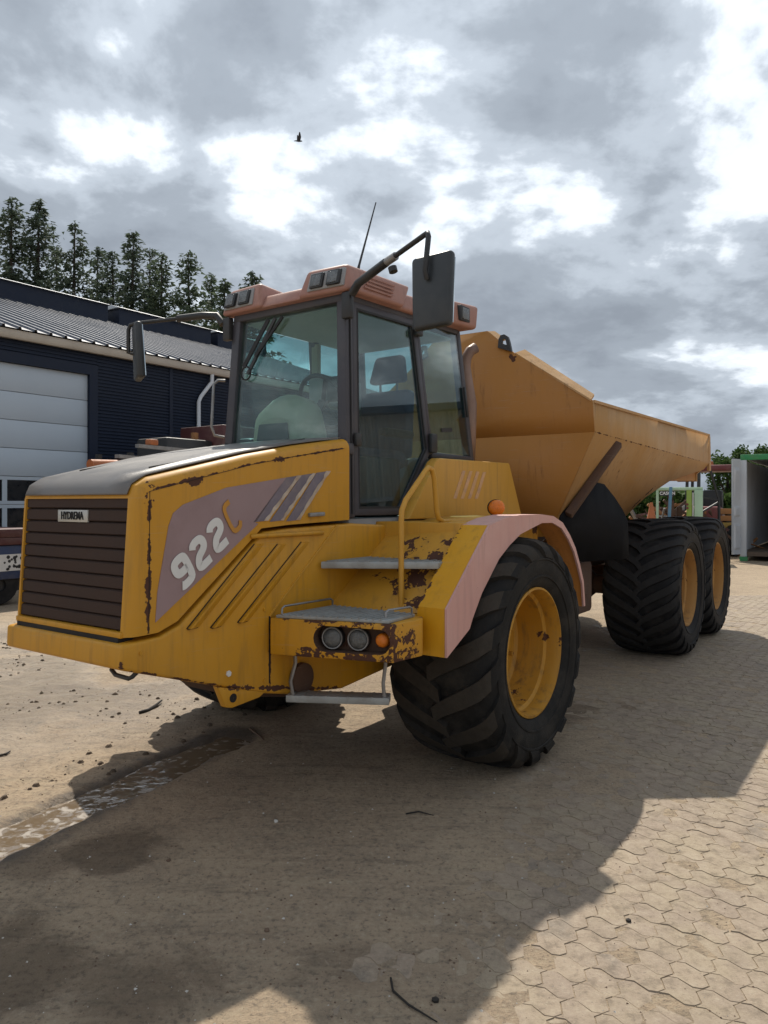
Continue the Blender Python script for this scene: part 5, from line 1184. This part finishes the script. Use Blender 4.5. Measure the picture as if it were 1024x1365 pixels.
def rim_mesh(name, side, mat):
    mb = MB()
    mb.lathe([(.400, .285), (.412, .300), (.412, .316), (.398, .320), (.392, .300), (.385, .27), (.385, .22), (.365, .205), (.362, .10), (.355, .02), (.335, .00), (.20, .0), (.19, .02), (.15, .03), (.001, .03)], n=64)
    mb.lathe([(.400, -.285), (.412, -.30), (.412, -.316), (.398, -.32), (.385, -.27), (.365, -.2), (.36, 0.0)], n=64)
    for k in range(10):
        a = 6.2832 * k / 10; mb.lathe([(.016, 0), (.016, .028), (.001, .03)], (.27 * math.sin(a), 0, .27 * math.cos(a)), n=6)
    if side < 0: mb.v = [(x, -y, z) for x, y, z in mb.v]
    return mb.mesh(name, mat, smooth=35)
WZ = .72
for (axs, tm, rm, pv, rz, args) in (([0.0], 'tyre_front', 'rim_paint', (0, 0, 0), 0, (18, .58, .031, 1.25, .85)), ([-3.157, -4.737], 'tyre_rear', 'rim_paint_dusty', PIV, RR, (26, .62, .024, 2.1, .65))):
    for s in (1, -1):
        tme = tyre_mesh('tyre', s, tm, *args); rme = rim_mesh('rim', s, rm)
        for ax in axs:
            oc = 1.45 if ax == 0 else 1.395
            rot = Matrix.Rotation(rz, 3, 'Z'); p = Vector(pv) + rot @ Vector((ax, s * (oc - .36), WZ * (1.0 if ax == 0 else 1.03)))
            wh = link('wheel', rme, T, p, rz); wh.scale = (1, 1, 1) if ax == 0 else (1.03, 1.10, 1.03); ty = link('tyre', tme, wh); ty.rotation_euler = (0, random.random() * 6.28 if ax else .25, 0)
            mb = MB().tube([(.31, s * .20, -.18), (.31, s * .26, -.19), (.30, s * .30, -.20)], .006, 6); mb.build('valve', 'rubber_seal', wh)
# axles and front frame
MB().box(-1.0, 1.2, -.30, .30, .62, 1.40).build('front_frame', 'rusty_frame', T, bevel=.02)
MB().lathe([(.12, -.80), (.12, -.35), (.22, -.28), (.22, .28), (.12, .35), (.12, .80)], (0, 0, WZ), n=18, caps=True).build('axle', 'rusty_frame', T, smooth=40)
MB().box(-1.15, -.75, -.45, .45, .55, 1.45).build('hitch', 'rusty_frame', T, bevel=.05)
def rear(name, mb, mat, parent=None, **kw):
    if parent is None: return mb.build(name, mat, T, PIV, RR, **kw)
    return mb.build(name, mat, parent, **kw)
rear('rear_frame', MB().box(-5.0, .1, .28, .42, .95, 1.28).box(-5.0, .1, -.42, -.28, .95, 1.28).box(-.5, .1, -.41, .41, .70, 1.1), 'rusty_frame', bevel=.01)
for ax in (-3.157, -4.737): rear('axle', MB().lathe([(.11, -.80), (.11, -.35), (.20, -.25), (.20, .25), (.11, .35), (.11, .80)], (ax, 0, WZ), n=18, caps=True), 'rusty_frame', smooth=40)
for s in (1, -1): rear('bogie_beam', MB().prism([(-2.9, s * .50, .62), (-5.0, s * .50, .62), (-4.6, s * .50, 1.0), (-3.3, s * .50, 1.0)], [(-2.9, s * .64, .62), (-5.0, s * .64, .62), (-4.6, s * .64, 1.0), (-3.3, s * .64, 1.0)]), 'rusty_frame', bevel=.02)
rear('oil_tank', MB().box(-1.6, -.75, .45, .85, .62, 1.12), 'rusty_frame', bevel=.05); rear('oil_tank', MB().box(-1.6, -.75, -.85, -.45, .62, 1.12), 'rusty_frame', bevel=.05)
for s in (1, -1): rear('tipping_ram', MB().tube([(-1.0, s * .36, 1.0), (-1.9, s * .36, 1.32)], .07, 10).tube([(-1.9, s * .36, 1.32), (-2.6, s * .36, 1.56)], .045, 10), 'steel', smooth=60)

# ---- dump body (rear frame)
BH = 1.18
def bw(z): return .80 + (z - 1.50) * (BH - .80) / .76 if z < 2.26 else BH
HU = -.614
floor = [(-.75, 1.50), (-2.70, 1.50), (-3.14, 1.735), (-3.85, 1.94), (-5.25, 2.12)]
top = [(HU, 2.520), (-2.70, 2.548), (-3.14, 2.553), (-3.85, 2.562), (-5.25, 2.580)]
fold = [(HU - .05, 2.262), (-2.70, 2.235), (-3.14, 2.228), (-3.85, 2.218), (-5.25, 2.198)]
mb = MB()
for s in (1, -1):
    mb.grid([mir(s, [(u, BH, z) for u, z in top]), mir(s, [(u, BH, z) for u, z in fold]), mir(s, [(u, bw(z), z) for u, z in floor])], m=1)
mb.grid([[(u, bw(z), z) for u, z in floor], [(u, -bw(z), z) for u, z in floor]])
# headboard
PK = [(HU + .10, .265, 3.195), (HU + .085, .37, 3.100), (HU + .065, .50, 2.985), (HU, BH, 2.520)]
mb.add(mir(-1, PK)[::-1] + PK and [(p[0], -p[1], p[2]) for p in PK[::-1]] + PK + [(HU - .05, BH, 2.262), (HU - .05, -BH, 2.262)], [tuple(range(10))])
mb.add([(HU - .05, -BH, 2.262), (HU - .05, BH, 2.262), (-.75, .80, 1.50), (-.75, -.80, 1.50)], [(0, 1, 2, 3)])
body = rear('dump_body', mb, ['body_paint_shade', 'body_paint_lit'], solid=.018, smooth=20)
rear('top_lip', MB().prism([(HU + .10, -.26, 3.198), (HU + .10, .26, 3.198), (HU - .02, .26, 3.21), (HU - .02, -.26, 3.21)], [(HU + .10, -.26, 3.18), (HU + .10, .26, 3.18), (HU - .02, .26, 3.19), (HU - .02, -.26, 3.19)]), 'body_paint_shade', body, smooth=0)
for s in (1, -1):
    a = mir(s, [(HU - .005, BH - .03, 2.524), (HU - .005, BH + .020, 2.524), (HU - .005, BH + .020, 2.500), (HU - .005, BH - .03, 2.500)]); b = mir(s, [(-5.25, BH - .03, 2.586), (-5.25, BH + .020, 2.586), (-5.25, BH + .020, 2.562), (-5.25, BH - .03, 2.562)])
    rear('top_rail', MB().prism(a, b), 'body_paint_lit', body, smooth=0)
    # sloping lip of the headboard, folded back
    a = mir(s, [(HU + .068, .515, 2.982), (HU + .012, BH - .01, 2.530), (HU - .10, BH - .02, 2.585), (HU - .07, .545, 3.03)]); rear('headboard_lip', MB().prism(a, [(p[0], p[1], p[2] - .018) for p in a]), 'body_paint_lit', body, smooth=0)
    a = mir(s, [(HU + .100, .268, 3.195), (HU + .088, .372, 3.103), (HU + .00, .39, 3.13), (HU + .01, .29, 3.21)]); rear('headboard_lip', MB().prism(a, [(p[0], p[1], p[2] - .015) for p in a]), 'body_paint_lit', body, smooth=0)
    lg = [(.36, 3.04), (.365, 3.11), (.385, 3.145), (.42, 3.15), (.455, 3.125), (.47, 3.08), (.49, 2.99)]
    mb2 = MB(); cenl = Vector((.418, 3.09)); inn_ = [(cenl.x + (p[0] - cenl.x) * .36, cenl.y + (p[1] - cenl.y) * .36) for p in lg]
    ring(mb2, [(HU + .094, s * p[0], p[1]) for p in lg], [(HU + .094, s * p[0], p[1]) for p in inn_], (-.03, 0, 0)); rear('lifting_eye', mb2, 'black_plastic', body, smooth=0)
    # tail: longitudinal box beam under the kicked-up floor, end frame
    gq = [(-3.86, 1.935), (-5.24, 1.965), (-5.24, 2.10), (-5.05, 2.20), (-4.6, 2.20)]
    rear('tail_beam', MB().prism(mir(s, [(u, 1.035 - .02, z) for u, z in gq]), mir(s, [(u, .78, z) for u, z in gq])), 'body_paint_shade', body, smooth=0)
    rear('end_stiffener', MB().prism(mir(s, [(-5.20, BH - .02, 2.56), (-5.31, BH - .02, 2.56), (-5.36, BH - .02, 2.10), (-5.25, BH - .02, 2.10)]), mir(s, [(-5.20, BH + .012, 2.56), (-5.31, BH + .012, 2.56), (-5.36, BH + .012, 2.10), (-5.25, BH + .012, 2.10)])), 'body_paint_lit', body, smooth=0)
    eq = [(1.03, 1.955), (.78, 1.955), (.78, 2.11), (BH - .03, 2.20), (BH - .03, 2.16), (1.03, 2.06)]
    rear('end_plate', MB().prism(mir(s, [(-5.245, v, z) for v, z in eq]), mir(s, [(-5.29, v, z) for v, z in eq])), 'body_paint_lit', body, smooth=0)
    # rusty strut and rubber mudguard in front of the rear wheels
    rear('mudguard_strut', MB().bar((-1.29, s * 1.19, 2.205), (-.80, s * .90, 1.56), .070, .075, (1, 0, 0)), 'rusty_frame', bevel=.012)
    up_ = [(-.76, .84, 1.56), (-.90, .95, 1.72), (-1.08, 1.02, 1.86), (-1.30, 1.05, 1.84), (-1.48, 1.09, 1.72), (-1.60, 1.125, 1.61), (-1.69, 1.15, 1.50)]
    md = [(-.80, .80, 1.40), (-.95, .88, 1.46), (-1.12, .955, 1.50), (-1.32, 1.01, 1.49), (-1.50, 1.07, 1.44), (-1.64, 1.115, 1.38), (-1.73, 1.145, 1.32)]
    lo = [(-.90, .78, 1.16), (-1.02, .83, 1.14), (-1.18, .90, 1.13), (-1.36, .97, 1.13), (-1.53, 1.04, 1.13), (-1.66, 1.10, 1.13), (-1.75, 1.14, 1.14)]
    rear('mudguard', MB().grid([mir(s, up_), mir(s, md), mir(s, lo)]), 'mudflap', solid=.012, smooth=60)
